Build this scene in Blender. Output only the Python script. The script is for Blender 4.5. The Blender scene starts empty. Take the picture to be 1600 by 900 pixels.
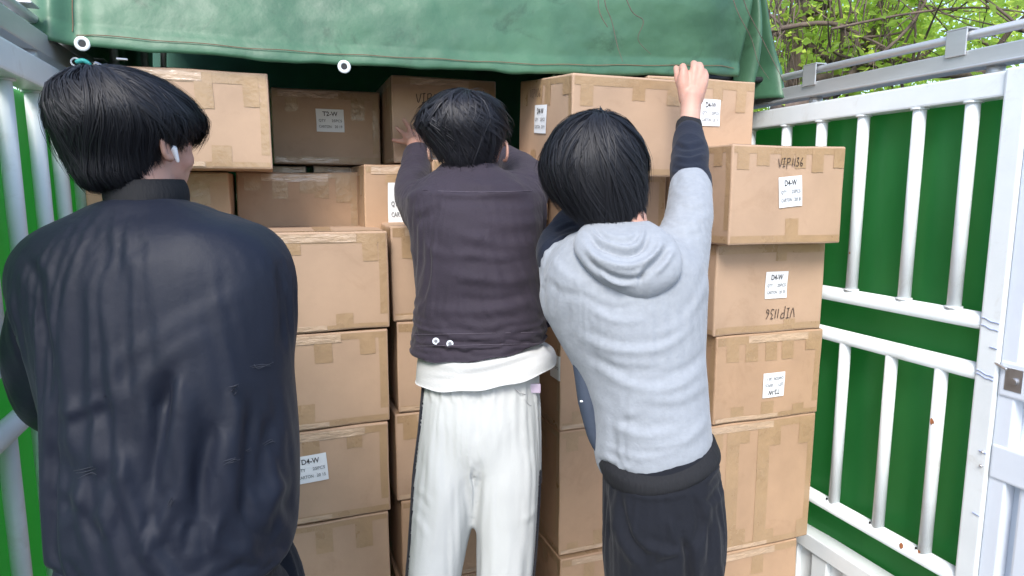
import bpy, bmesh, math, random
import numpy as np
from mathutils import Matrix, Vector
random.seed(7); RNG = np.random.default_rng(7)
scene = bpy.context.scene
# ------------------------------------------------------------ camera
FPX = 1040.0
yaw = math.radians(19.6); pit = math.radians(8.2)
CF = np.array([math.sin(yaw)*math.cos(pit), math.cos(yaw)*math.cos(pit), -math.sin(pit)])
CR = np.array([math.cos(yaw), -math.sin(yaw), 0.0]); CU = np.cross(CR, CF)
CC = np.array([0.0, 0.0, 1.5])
cd = bpy.data.cameras.new('camera'); cam = bpy.data.objects.new('camera', cd)
scene.collection.objects.link(cam)
cd.sensor_width = 36; cd.lens = FPX/1600*36; cd.clip_start = 0.05; cd.clip_end = 2000
M = Matrix(((CR[0], CU[0], -CF[0], CC[0]), (CR[1], CU[1], -CF[1], CC[1]), (CR[2], CU[2], -CF[2], CC[2]), (0, 0, 0, 1)))
cam.matrix_world = M
scene.camera = cam
# ------------------------------------------------------------ sky, sun, exposure
SUN_EL = math.radians(46); SUN_AZ = math.radians(210)      # azimuth clockwise from +Y: behind the camera, left
w = bpy.data.worlds.new('World'); scene.world = w; w.use_nodes = True
nt = w.node_tree; bg = nt.nodes['Background']
sky = nt.nodes.new('ShaderNodeTexSky'); sky.sky_type = 'NISHITA'; sky.sun_disc = False
sky.sun_elevation = SUN_EL; sky.sun_rotation = SUN_AZ
sky.air_density = 1.0; sky.dust_density = 1.5; sky.ozone_density = 1.0
nt.links.new(sky.outputs[0], bg.inputs[0]); bg.inputs[1].default_value = 0.14
sl = bpy.data.lights.new('sun', 'SUN'); sl.energy = 1.3; sl.angle = math.radians(22); sl.color = (1.0, 0.97, 0.92)
sun = bpy.data.objects.new('sun', sl); scene.collection.objects.link(sun)
sd = Vector((math.sin(SUN_AZ)*math.cos(SUN_EL), math.cos(SUN_AZ)*math.cos(SUN_EL), math.sin(SUN_EL)))
sun.rotation_euler = sd.to_track_quat('Z', 'Y').to_euler()
scene.view_settings.view_transform = 'Standard'; scene.view_settings.look = 'None'
scene.view_settings.exposure = 1.45; scene.view_settings.gamma = 1.0
scene.view_settings.use_curve_mapping = False
scene.cycles.max_bounces = 8; scene.cycles.transparent_max_bounces = 8

# ------------------------------------------------------------ maths helpers
V = lambda *a: np.array(a, float)
def at(x, y, d):                       # point seen at photo pixel x, y at a distance d along the view axis
    return CC + (CF + CR*(x-800)/FPX - CU*(y-450)/FPX)*d
def onY(x, y, Y):
    r = CF + CR*(x-800)/FPX - CU*(y-450)/FPX
    return CC + r*(Y-CC[1])/r[1]
def proj(P):
    D = P-CC; z = D@CF
    return 800+FPX*(D@CR)/z, 450-FPX*(D@CU)/z, z
def unit(v): return v/np.linalg.norm(v)
def hash3(i, j, k, s):
    n = (i*73856093) ^ (j*19349663) ^ (k*83492791) ^ (s*2654435)
    n = (n ^ (n >> 13))*1274126177 & 0x7fffffff
    return ((n ^ (n >> 16)) & 0xffff)/65535.0
def noise(P, scale=1.0, seed=0):       # smooth value noise, -1..1
    Q = np.asarray(P, float)*scale + 1000.0
    I = np.floor(Q).astype(np.int64); Fr = Q-I; Fr = Fr*Fr*(3-2*Fr)
    out = 0
    for a in (0, 1):
        for b in (0, 1):
            for c in (0, 1):
                wgt = (Fr[:, 0] if a else 1-Fr[:, 0])*(Fr[:, 1] if b else 1-Fr[:, 1])*(Fr[:, 2] if c else 1-Fr[:, 2])
                out = out + wgt*hash3(I[:, 0]+a, I[:, 1]+b, I[:, 2]+c, seed+1)
    return out*2-1
def fbm(P, scale, seed=0, n=3):
    return sum(noise(P, scale*2**k, seed+k*17)/2**k for k in range(n))/1.75

class MB:
    def __init__(s): s.v = []; s.f = []; s.n = 0
    def add(s, verts, faces):
        verts = np.asarray(verts, float); s.v.append(verts)
        s.f += [tuple(int(i)+s.n for i in f) for f in faces]; s.n += len(verts); return s
    def merge(s, o):
        for v in o.v: s.v.append(v)
        s.f += [tuple(i+s.n for i in f) for f in o.f]; s.n += o.n; return s
    def box(s, lo, hi, T=None):
        x0, y0, z0 = lo; x1, y1, z1 = hi
        v = np.array([(x0,y0,z0),(x1,y0,z0),(x1,y1,z0),(x0,y1,z0),(x0,y0,z1),(x1,y0,z1),(x1,y1,z1),(x0,y1,z1)], float)
        return s.add(v, [(0,3,2,1),(4,5,6,7),(0,1,5,4),(1,2,6,5),(2,3,7,6),(3,0,4,7)])
    def rings(s, rings, cap=True):
        n = len(rings[0]); v = np.vstack(rings); f = []
        for i in range(len(rings)-1):
            for j in range(n):
                k = (j+1) % n
                f.append((i*n+j, i*n+k, (i+1)*n+k, (i+1)*n+j))
        if cap:
            f.append(tuple(range(n-1, -1, -1))); f.append(tuple(range((len(rings)-1)*n, len(rings)*n)))
        return s.add(v, f)
    def tube(s, pts, rad, seg=12, smooth=True, flat=1.0, ends=True):
        pts = [np.asarray(p, float) for p in pts]
        if not hasattr(rad, '__len__'): rad = [rad]*len(pts)
        if smooth and len(pts) > 2: pts, rad = spline(pts, rad, 5)
        n = len(pts); rr = []; up = None
        P2 = list(pts); R2 = list(rad)
        if ends:
            t0 = unit(pts[0]-pts[1]); t1 = unit(pts[-1]-pts[-2])
            pre = [(pts[0]+t0*rad[0]*math.sin(a), rad[0]*math.cos(a)) for a in (1.45, 1.0, .5)]
            post = [(pts[-1]+t1*rad[-1]*math.sin(a), rad[-1]*math.cos(a)) for a in (.5, 1.0, 1.45)]
            P2 = [p for p, _ in pre]+P2+[p for p, _ in post]; R2 = [r for _, r in pre]+R2+[r for _, r in post]
        for i in range(len(P2)):
            a = P2[max(i-1, 0)]; b = P2[min(i+1, len(P2)-1)]; t = unit(b-a)
            if up is None: up = np.cross(t, V(0.13, 0.31, 0.94)) if abs(t[2]) < .9 else np.cross(t, V(1, .1, 0))
            up = unit(up - t*(up@t)); sd = np.cross(t, up)
            an = np.arange(seg)*2*math.pi/seg
            rr.append(P2[i]+R2[i]*(np.outer(np.cos(an), up)+flat*np.outer(np.sin(an), sd)))
        return s.rings(rr)
    def ball(s, c, r, seg=20):
        r = np.ones(3)*r; rr = []
        for i in range(1, seg//2):
            a = math.pi*i/(seg//2); an = np.arange(seg)*2*math.pi/seg
            rr.append(np.array(c)+np.stack([np.cos(an)*math.sin(a)*r[0], np.sin(an)*math.sin(a)*r[1], np.full(seg, -math.cos(a)*r[2])], 1))
        return s.rings(rr)
    def mesh(s, name):
        me = bpy.data.meshes.new(name); me.from_pydata(np.vstack(s.v).tolist(), [], s.f); me.update()
        return me
def spline(pts, rad, k):
    P = [pts[0]]+list(pts)+[pts[-1]]; Rd = [rad[0]]+list(rad)+[rad[-1]]; op = []; orr = []
    for i in range(1, len(P)-2):
        for j in range(k):
            t = j/k
            c = lambda a, b, c_, d: 0.5*((2*b)+(-a+c_)*t+(2*a-5*b+4*c_-d)*t*t+(-a+3*b-3*c_+d)*t**3)
            op.append(c(P[i-1], P[i], P[i+1], P[i+2])); orr.append(Rd[i]*(1-t)+Rd[i+1]*t)
    op.append(P[-2]); orr.append(Rd[-2]); return op, orr

# ------------------------------------------------------------ objects
def link(name, me, m=None, parent=None, smooth=False, **tags):
    o = bpy.data.objects.new(name, me); scene.collection.objects.link(o)
    if parent is not None: o.parent = parent
    if m is not None and me is not None: me.materials.append(m)
    if smooth and me is not None: me.polygons.foreach_set('use_smooth', [True]*len(me.polygons))
    for k, v in tags.items(): o[k] = v
    return o
def obj(name, mb, m, parent=None, smooth=False, bevel=0, **tags):
    o = link(name, mb.mesh(name), m, parent, smooth, **tags)
    bm = bmesh.new(); bm.from_mesh(o.data); bmesh.ops.recalc_face_normals(bm, faces=bm.faces)
    if bevel:
        bmesh.ops.bevel(bm, geom=[e for e in bm.edges if e.is_manifold and e.calc_face_angle(0) > .6], offset=bevel, segments=2, affect='EDGES', profile=.6)
    bm.to_mesh(o.data); bm.free()
    return o
def empty(name, loc=(0, 0, 0), **tags):
    o = bpy.data.objects.new(name, None); scene.collection.objects.link(o); o.location = loc; o.empty_display_size = .1
    for k, v in tags.items(): o[k] = v
    return o
def remesh(mb, voxel, smooth=6, fac=.5):
    me = mb.mesh('tmp'); o = bpy.data.objects.new('tmp', me); scene.collection.objects.link(o)
    r = o.modifiers.new('r', 'REMESH'); r.mode = 'VOXEL'; r.voxel_size = voxel
    if smooth:
        q = o.modifiers.new('s', 'SMOOTH'); q.iterations = smooth; q.factor = fac
    dg = bpy.context.evaluated_depsgraph_get(); ev = o.evaluated_get(dg)
    out = bpy.data.meshes.new_from_object(ev); bpy.data.objects.remove(o); bpy.data.meshes.remove(me)
    return out
def get_vn(me):
    n = len(me.vertices); v = np.empty(n*3); me.vertices.foreach_get('co', v)
    nn = np.empty(n*3); me.vertex_normals.foreach_get('vector', nn)
    return v.reshape(-1, 3), nn.reshape(-1, 3)
def set_v(me, v): me.vertices.foreach_set('co', v.ravel()); me.update()

# ------------------------------------------------------------ materials
def mat(name, col, rough=.6, var=0.0, vscale=6.0, col2=None, bump=0.0, bscale=60.0, spec=.5, metal=0.0, sheen=0.0, coat=0.0, trans=None, stretch=None, dirt=None):
    m = bpy.data.materials.new(name); m.use_nodes = True; nt = m.node_tree; N = nt.nodes; L = nt.links
    b = N['Principled BSDF']; b.inputs['Base Color'].default_value = (*col, 1); b.inputs['Roughness'].default_value = rough
    b.inputs['Metallic'].default_value = metal; b.inputs['Specular IOR Level'].default_value = spec
    b.inputs['Sheen Weight'].default_value = sheen; b.inputs['Coat Weight'].default_value = coat
    tc = N.new('ShaderNodeTexCoord'); mp = N.new('ShaderNodeMapping'); L.new(tc.outputs['Object'], mp.inputs[0])
    if stretch: mp.inputs['Scale'].default_value = stretch
    if var or col2:
        n1 = N.new('ShaderNodeTexNoise'); n1.inputs['Scale'].default_value = vscale; n1.inputs['Detail'].default_value = 6; n1.inputs['Roughness'].default_value = .6
        L.new(mp.outputs[0], n1.inputs['Vector'])
        rp = N.new('ShaderNodeValToRGB'); rp.color_ramp.elements[0].position = .35; rp.color_ramp.elements[1].position = .68
        c2 = col2 or tuple(c*(1-var) for c in col)
        rp.color_ramp.elements[0].color = (*c2, 1); rp.color_ramp.elements[1].color = (*col, 1)
        L.new(n1.outputs[0], rp.inputs[0]); L.new(rp.outputs[0], b.inputs['Base Color'])
        mr = N.new('ShaderNodeMapRange'); mr.inputs[3].default_value = max(rough-.08, 0); mr.inputs[4].default_value = min(rough+.1, 1)
        L.new(n1.outputs[0], mr.inputs[0]); L.new(mr.outputs[0], b.inputs['Roughness'])
    if dirt:                                 # scattered smudges and rubbed spots: (scale, strength, colour factor)
        n3 = N.new('ShaderNodeTexNoise'); n3.inputs['Scale'].default_value = dirt[0]; n3.inputs['Detail'].default_value = 9; n3.inputs['Roughness'].default_value = .72; n3.inputs['Distortion'].default_value = .6
        oi = N.new('ShaderNodeObjectInfo'); va = N.new('ShaderNodeVectorMath'); va.operation = 'ADD'; L.new(mp.outputs[0], va.inputs[0]); L.new(oi.outputs['Location'], va.inputs[1]); L.new(va.outputs[0], n3.inputs['Vector'])
        r3 = N.new('ShaderNodeValToRGB'); r3.color_ramp.elements[0].position = .56; r3.color_ramp.elements[1].position = .72
        r3.color_ramp.elements[0].color = (0, 0, 0, 1); r3.color_ramp.elements[1].color = (dirt[1],)*3+(1,)
        mx = N.new('ShaderNodeMixRGB'); mx.blend_type = 'MULTIPLY'; mx.inputs[2].default_value = (*dirt[2], 1)
        L.new(n3.outputs[0], r3.inputs[0]); L.new(r3.outputs[0], mx.inputs[0])
        if b.inputs['Base Color'].links: L.new(b.inputs['Base Color'].links[0].from_socket, mx.inputs[1])
        else: mx.inputs[1].default_value = (*col, 1)
        L.new(mx.outputs[0], b.inputs['Base Color'])
    if bump:
        n2 = N.new('ShaderNodeTexNoise'); n2.inputs['Scale'].default_value = bscale; n2.inputs['Detail'].default_value = 4
        L.new(mp.outputs[0], n2.inputs['Vector'])
        bp = N.new('ShaderNodeBump'); bp.inputs['Strength'].default_value = bump; bp.inputs['Distance'].default_value = .004
        L.new(n2.outputs[0], bp.inputs['Height']); L.new(bp.outputs[0], b.inputs['Normal'])
    if trans:
        t = N.new('ShaderNodeBsdfTranslucent'); t.inputs[0].default_value = (*trans, 1)
        ad = N.new('ShaderNodeMixShader'); ad.inputs[0].default_value = .62
        L.new(b.outputs[0], ad.inputs[1]); L.new(t.outputs[0], ad.inputs[2]); L.new(ad.outputs[0], N['Material Output'].inputs[0])
    return m
CARD = mat('cardboard', (.485, .33, .222), .72, var=.16, vscale=4, bump=.15, bscale=35, dirt=(5, .5, (.72, .66, .60)))
CARD2 = mat('cardboard_tan', (.475, .308, .192), .7, var=.18, vscale=4, bump=.15, bscale=35, dirt=(5, .5, (.72, .66, .60)))
TAPE = mat('packing_tape', (.41, .272, .155), .28, var=.13, vscale=9, bump=.5, bscale=45, spec=.6)
TAPEC = mat('clear_tape', (.56, .40, .27), .16, var=.2, vscale=30, bump=1.0, bscale=60, spec=.8, stretch=(.5, 1, 1.5))
PAPER = mat('paper', (.80, .82, .84), .6, var=.03, vscale=20)
INK = mat('ink', (.04, .04, .045), .6); INK2 = mat('grey_ink', (.18, .19, .20), .6); MARK = mat('marker', (.045, .03, .025), .6)
WHITE = mat('white_paint', (.76, .80, .81), .38, var=.05, vscale=5, col2=(.68, .72, .73), bump=.08, bscale=25, spec=.5, dirt=(9, .5, (.72, .68, .62)))
WHITE2 = mat('white_door_paint', (.68, .73, .80), .35, var=.06, vscale=4, bump=.08, bscale=20)
RUST = mat('rust', (.45, .17, .07), .8, var=.3, vscale=60)
GALV = mat('galvanised', (.60, .61, .62), .42, var=.22, vscale=9, metal=.55, bump=.15, bscale=30, stretch=(1, .2, 1))
STEEL = mat('steel', (.62, .62, .64), .3, var=.2, vscale=30, metal=.9)
GPANEL = mat('green_panel', (.062, .26, .098), .36, var=.42, vscale=4.5, bump=.1, bscale=14, spec=.4, stretch=(1, 1, .4), trans=(.15, .52, .16), dirt=(7, .8, (.5, .55, .5)))
TARP = mat('green_tarpaulin', (.068, .168, .092), .45, col2=(.034, .10, .056), vscale=2.6, bump=.22, bscale=55, spec=.5, dirt=(5.5, 1.0, (.42, .45, .42)))
TARPIN = mat('dark_green_sheet', (.03, .13, .09), .6, var=.3, vscale=4)
THREAD = mat('brown_thread', (.18, .10, .06), .8)
RUBBER = mat('black_rubber', (.015, .016, .018), .5)
SKIN = mat('skin', (.50, .315, .245), .5, var=.07, vscale=14, col2=(.52, .27, .205), bump=.12, bscale=120, spec=.4)
SKIN.node_tree.nodes['Principled BSDF'].inputs['Subsurface Weight'].default_value = .12
SKIN.node_tree.nodes['Principled BSDF'].inputs['Subsurface Radius'].default_value = (.01, .004, .002)
NAIL = mat('nail', (.72, .50, .44), .3); EYEW = mat('eye', (.7, .7, .7), .2); IRIS = mat('iris', (.03, .015, .01), .15)
HAIR = mat('black_hair', (.0075, .008, .012), .58, spec=.42)
HAIR2 = mat('soft_black_hair', (.010, .010, .015), .55, spec=.45)
NAVY = mat('navy_nylon', (.0065, .0095, .021), .56, var=.15, vscale=7, bump=.14, bscale=90, spec=.30, sheen=.03)
RIB = mat('black_rib_knit', (.005, .0055, .008), .85, bump=.5, bscale=160, stretch=(1, 1, .06))
PLUM = mat('plum_twill', (.034, .027, .040), .75, var=.14, vscale=8, bump=.25, bscale=220, spec=.25, sheen=.08)
COTTON = mat('white_cotton', (.56, .565, .56), .85, bump=.2, bscale=180, spec=.2)
TROUSER = mat('white_trousers', (.50, .515, .51), .8, var=.03, vscale=10, bump=.15, bscale=120, spec=.25)
GREYF = mat('grey_fleece', (.295, .318, .35), .9, var=.10, vscale=70, bump=.25, bscale=150, spec=.2, sheen=.2)
DNAVY = mat('dark_navy_knit', (.011, .015, .028), .85, var=.12, vscale=12, bump=.3, bscale=130, spec=.2, sheen=.06)
SLATE = mat('slate_panel', (.035, .048, .075), .8, bump=.2, bscale=100)
CHAR = mat('charcoal_cotton', (.010, .0115, .017), .85, var=.2, vscale=9, bump=.25, bscale=120, spec=.2, sheen=.06)
BARK = mat('bark', (.17, .125, .10), .85, var=.5, vscale=14, bump=1.0, bscale=25, stretch=(1, 1, .3))
LEAF = mat('leaf', (.26, .42, .065), .45, var=.4, vscale=1.6, trans=(.72, .90, .16), spec=.4)
LEAFD = mat('deep_leaf', (.055, .13, .025), .45, var=.5, vscale=1.6, trans=(.16, .33, .04), spec=.4)
ASPH = mat('asphalt', (.07, .07, .07), .9, var=.3, vscale=3, bump=.5, bscale=60)
PLATE = mat('bed_plate', (.16, .17, .17), .6, var=.4, vscale=5, bump=.3, bscale=30)

# ------------------------------------------------------------ ground
g = MB(); g.add([(-400,-400,-1.1),(400,-400,-1.1),(400,400,-1.1),(-400,400,-1.1)], [(0,1,2,3)])
obj('ground', g, ASPH, kind='structure')

# ------------------------------------------------------------ truck bed
XR, XL = 1.82, -0.545
truck = empty('cargo_truck', (0.64, 1.5, -1.1), label='white barred truck cargo bed with green side sheeting holding the cartons', category='truck')
def tp(name, mb, m, parent=truck, **k):
    for a in mb.v: a -= np.array(truck.location)          # every part is kept in the truck's own frame
    return obj(name, mb, m, parent, **k)
b = MB(); b.box((XL-.06, -1.2, -.09), (XR+.06, 4.4, 0.0)); tp('bed_floor', b, PLATE)
b = MB()
for y in (-.9, .6, 2.1, 3.6): b.box((XL+.1, y, -.22), (XR-.1, y+.12, -.092))
for x in (.25, .95): b.box((x, -1.2, -.40), (x+.1, 4.4, -.222))
tp('chassis', b, RUBBER)
for x in (XL+.12, XR-.40):
    for y in (-.5, 3.4):
        b = MB(); b.tube([V(x, y, -.66), V(x+.28, y, -.66)], .43, seg=36, ends=False); wh = tp('wheel', b, RUBBER, smooth=False, bevel=.02)
        r = MB(); r.tube([V(x-.01, y, -.66), V(x+.29, y, -.66)], .24, seg=30, ends=False)
        tp('rim', r, STEEL, parent=wh)
# front wall, dark inside
b = MB(); b.box((XL-.1, 4.36, 0), (XR+.1, 4.40, 2.55)); fw = tp('front_wall', b, TARPIN)
b = MB()
for z in (.5, 1.0, 1.45, 1.66): b.box((XL, 4.27, z), (XR, 4.298, z+.04))
tp('crossbar', b, GALV, parent=fw)
def side(X, sgn, ybars, lbars, ypost):
    g = MB()
    n = 90; ys = np.linspace(ypost-.05, 4.3, n); zs = np.linspace(.2, 1.76, 20); v = []; f = []
    for z in zs:
        for y in ys:
            v.append((X+sgn*(.052+.006*math.sin(y*9+z)+.017*noise(np.array([[y*2.6, z*1.6, X]]), 1, 3)[0]), y, z))
    for i in range(len(zs)-1):
        for j in range(n-1): f.append((i*n+j, i*n+j+1, (i+1)*n+j+1, (i+1)*n+j))
    g.add(v, f); sh = np.array(g.v[0]); g.add(sh+np.array([sgn*.004, 0, 0]), [q[::-1] for q in f])
    gate = tp('side_gate', g, GPANEL, smooth=True)
    b = MB(); b.box((X-.022, ypost-.02, 1.746), (X+.045, 4.3, 1.812)); tp('top_rail', b, WHITE, parent=gate, bevel=.006)
    for z in (1.15, 1.008, .395):
        b = MB(); b.tube([V(X, ypost-.02, z), V(X, 4.3, z)], .0245, seg=20, ends=False); tp('tube_rail', b, WHITE, parent=gate, smooth=True)
    for y in ybars:
        b = MB(); b.tube([V(X, y, 1.146), V(X, y, 1.75)], .0185, seg=18, ends=False); tp('bar', b, WHITE, parent=gate, smooth=True)
        b = MB()
        rr = [.026, .021, .019]
        b.tube([V(X, y, 1.741), V(X, y, 1.746)], .025, seg=18, ends=False); tp('weld', b, WHITE, parent=gate, smooth=True)
        b = MB(); b.tube([V(X, y, 1.172), V(X, y, 1.178)], .023, seg=18, ends=False); tp('weld', b, WHITE, parent=gate, smooth=True)
    for y in lbars:
        b = MB(); b.tube([V(X, y, .395), V(X, y, 1.008)], .0185, seg=18, ends=False); tp('bar', b, WHITE, parent=gate, smooth=True)
        b = MB(); b.tube([V(X-sgn*.019, y+.012, .424), V(X-sgn*.0232, y+.013, .424)], .004, seg=10, ends=False); tp('weld_hole', b, RUBBER, parent=gate)
    # lower board with ribs
    b = MB(); b.box((X-.02, ypost-.02, .19), (X+.05, 4.3, .25)); b.box((X+.01, ypost-.02, .0), (X+.05, 4.3, .19))
    for k in range(22):
        y = ypost+.05+k*.14; b.box((X-.012, y, .002), (X+.01, y+.07, .19))
    tp('lower_board', b, WHITE, parent=gate, bevel=.004)
    # galvanised bar, stubs, pipe, brackets
    b = MB(); b.box((X-.012, -.6, 1.832), (X+.04, 4.3, 1.884)); b.box((X-.03, -.6, 1.832), (X-.0125, 4.3, 1.840))
    tp('galvanised_bar', b, GALV, parent=gate, bevel=.004)
    for y in (1.30, 1.93, 2.5, 3.2):
        b = MB(); b.tube([V(X+.012, y, 1.80), V(X+.012, y, 1.834)], .022, seg=16, ends=False); tp('stub', b, GALV, parent=gate, smooth=True)
    b = MB(); b.tube([V(X+.005, -.6, 1.925), V(X+.005, 4.2, 1.925)], .0125, seg=16, ends=False); tp('pipe', b, GALV, parent=gate, smooth=True)
    for y in ((.62, 1.398, 1.939, 2.5, 3.1) if sgn > 0 else (.62, 1.3, 1.968, 2.689, 3.3)):
        b = MB(); b.box((X-.018, y-.03, 1.872), (X-.013, y+.03, 1.942)); b.box((X-.018, y-.03, 1.9425), (X+.03, y+.03, 1.947))
        tp('bracket', b, GALV, parent=gate, bevel=.0015)
    return gate
gR = side(XR, 1, [1.344, 1.505, 1.705, 1.88, 2.05, 2.25, 2.5, 2.75], [1.362, 1.53, 1.713, 1.9, 2.1], 1.245)
gL = side(XL, -1, [1.60, 1.79, 1.99, 2.165, 2.36, 2.55, 2.75], [1.40, 1.60, 1.80, 1.98, 2.2, 2.4, 2.6], 1.0)
# rust chips on the right gate
b = MB()
for (y, z, s) in ((1.362, .83, .007), (1.42, .41, .008), (1.36, .42, .005), (1.20, 1.30, .006), (1.705, 1.3, .003)):
    a = np.arange(9)*2*math.pi/9; rr = s*(.6+.6*RNG.random(9))
    c = V(XR-.0255 if z < .6 else XR-.0195, y, z)
    b.add(np.stack([np.full(9, c[0]), y+np.cos(a)*rr, z+np.sin(a)*rr*1.4], 1), [tuple(range(9))])
tp('rust_patch', b, RUST, parent=gR)
# rear post and open ribbed door, right
def post_door(X, sgn, yp):
    b = MB(); b.box((min(X-sgn*.03, X+sgn*.07), yp-.058, -.0), (max(X-sgn*.03, X+sgn*.07), yp, 1.8155)); po = tp('corner_post', b, WHITE, bevel=.006)
    BS = mat('blue_scuff', (.34, .40, .60), .6)
    for (z, dy) in ((1.165, 0), (1.145, .01), (1.01, 0), (1.02, .012)):
        pts = [V(X-sgn*.0312, yp-.006-.009*k, z+.0015*math.sin(k*1.7)-.002*k) for k in range(6)]
        e = MB(); e.tube(pts, .0016, seg=6); tp('blue_scuff', e, BS, parent=po)
    for z in (.62, .80, 1.09):
        e = MB(); e.tube([V(X-sgn*.0312, yp-.035, z), V(X-sgn*.0312, yp-.052, z-.002)], .0018, seg=6); tp('blue_scuff', e, BS, parent=po)
    for z in (.76, .80):
        e = MB(); e.tube([V(X-sgn*.0295, yp-.045, z), V(X-sgn*.033, yp-.045, z)], .004, seg=10); tp('rivet', e, STEEL, parent=po)
    # door leaf in line with the side: outer frame, ribs, brace and latch
    y0, y1 = yp-.95, yp-.060
    d = MB(); d.box((min(X+sgn*.02, X+sgn*.035), y0, .02), (max(X+sgn*.02, X+sgn*.035), y1, 1.80)); door = tp('rear_door', d, WHITE2)
    fr = MB()
    lo, hi = min(X-sgn*.022, X+sgn*.019), max(X-sgn*.022, X+sgn*.019)
    fr.box((lo, y1-.045, .02), (hi, y1, 1.80)); fr.box((lo, y0, 1.74), (hi, y1-.046, 1.80)); fr.box((lo, y0, .02), (hi, y1-.046, .09))
    tp('door_frame', fr, WHITE2, parent=door, bevel=.005)
    for k in range(5):
        yy = y1-.075-.15*k
        r = MB(); r.box((lo+.006 if sgn > 0 else lo, yy-.075, .09), (hi if sgn > 0 else hi-.006, yy-.001, .735) ); tp('door_rib', r, WHITE2, parent=door, bevel=.008)
        r = MB(); r.box((lo+.006 if sgn > 0 else lo, yy-.075, 1.06), (hi if sgn > 0 else hi-.006, yy-.001, 1.74) ); tp('door_rib', r, WHITE2, parent=door, bevel=.008)
    for (z0, z1) in ((.735, .83), (.965, 1.06)):
        r = MB(); r.box((lo-.004, y0, z0), (hi+.004, y1-.002, z1)); tp('brace', r, WHITE2, parent=door, bevel=.006)
    q = MB(); q.box((X-sgn*.0265-.001, y1-.062, .985), (X-sgn*.0265+.001, y1-.018, 1.045)); q.tube([V(X-sgn*.024, y1-.042, 1.012), V(X-sgn*.034, y1-.042, 1.012)], .0095, seg=18, ends=False)
    q.tube([V(X-sgn*.026, y1+.012, 1.05), V(X-sgn*.034, y1-.022, 1.042)], .004, seg=8)
    tp('latch', q, STEEL, parent=door, bevel=.0005)
post_door(XR, 1, 1.245)
# roof hoops that carry the tarp
for y in (2.22, 2.9, 3.6, 4.2):
    b = MB(); b.tube([V(XL+.02, y, 1.88), V(XL+.04, y, 2.34), V(XL+.3, y, 2.44), V(.64, y, 2.50), V(XR-.3, y, 2.44), V(XR-.04, y, 2.34), V(XR-.02, y, 1.88)], .016, seg=10, ends=False)
    tp('roof_hoop', b, GALV, smooth=True)
b = MB(); b.tube([V(XL, 2.16, 1.925), V(.6, 2.16, 1.905), V(XR, 2.16, 1.925)], .012, seg=10); tp('tie_bar', b, RUBBER, smooth=True)
b = MB(); b.tube([onY(150, 100, 1.98), onY(168, 108, 1.98)], .006, seg=8); b.tube([onY(183, 92, 2.0), onY(198, 93, 2.0)], .003, seg=8); tp('bolt', b, STEEL)

# ------------------------------------------------------------ tarpaulin
def hemz(x):
    p = [(-.62, 1.885), (-.45, 1.865), (-.2, 1.862), (0, 1.858), (.4, 1.862), (.8, 1.866), (1.15, 1.885), (1.5, 1.905), (1.75, 1.90), (1.95, 1.86)]
    return float(np.interp(x, [a for a, _ in p], [c for _, c in p]))
nx, nu = 260, 130; tv = []; XA, XB = -.575, 1.585
for j in range(nu):
    s_ = j/(nu-1)
    for i in range(nx):
        t = i/(nx-1); x = XA+(XB-XA)*t
        hz = hemz(x)
        if s_ < .45:                       # the flap that hangs at the back
            q = s_/.45; z = hz+(2.40-hz)*q; y = 2.03+(.24-.34*min(1, max(0, x-.1)/1.3))*q**1.3 - .018*math.sin(q*3.1)
            y -= .035*math.exp(-((q-.02)/.05)**2)*.3
        else:                              # the roof
            q = (s_-.45)/.55; z = 2.40+.07*math.sin(min(q*6, 1.57)); lean = (.24-.34*min(1, max(0, x-.1)/1.3)); y = 2.03+lean+q*(2.35-lean)
        edge = max(0, abs((x-.65))-1.16)
        if s_ >= .45: z -= .55*edge
        tv.append((x, y, z))
tv = np.array(tv)
S = np.repeat(np.arange(nu)/(nu-1), nx); Xc = tv[:, 0]
fold = .012*fbm(np.stack([Xc*2.2, S*5, S*0], 1), 1.0, 5)+.005*fbm(np.stack([Xc*9, S*14, S*0], 1), 1.0, 9)
fl = S < .47
tv[:, 1] -= np.where(fl, fold*1.1, 0)
# sag creases: long shallow ones running across, and vertical gathers at the left seam and right corner
tv[:, 1] -= np.where(fl, .004*np.sin((tv[:, 2]-.10*Xc)*52+2.0*noise(tv, 2.0, 3))*np.clip((tv[:, 2]-1.95)*3, 0, 1), 0)
tv[:, 1] -= np.where(fl, .018*np.exp(-((Xc+.50)/.022)**2) - .016*np.exp(-((Xc+.45)/.03)**2), 0)
rc = np.clip((Xc-1.35)/.2, 0, 1)*0.35
tv[:, 1] += np.where(fl, rc*(.05*np.sin((Xc-1.45)*19+tv[:, 2]*3)+.03), 0)
hemw = np.exp(-(S/.03)**2)
tv[:, 2] += hemw*.004*noise(np.stack([Xc*14, S*0, S*0], 1), 1, 8)
tv[:, 1] -= np.where(S < .04, .004, 0)
# side wraps: bend the ends of the flap round the corners
for X0, sg in ():
    over = np.clip(sg*(Xc-X0), 0, None)
    tv[:, 0] -= sg*over*.7; tv[:, 1] += np.where(fl, over*1.2, 0)
fc = [(j*nx+i, j*nx+i+1, (j+1)*nx+i+1, (j+1)*nx+i) for j in range(nu-1) for i in range(nx-1)]
tb = MB(); tb.add(tv, fc)
me = tb.mesh('tarpaulin'); me.materials.append(TARP)
tarp = bpy.data.objects.new('tarpaulin', me); scene.collection.objects.link(tarp); me.polygons.foreach_set('use_smooth', [True]*len(me.polygons))
so = tarp.modifiers.new('thick', 'SOLIDIFY'); so.thickness = .0025
tarp['label'] = 'green tarpaulin roof with a stitched hem and eyelets hanging over the cartons'; tarp['category'] = 'tarpaulin'
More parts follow.
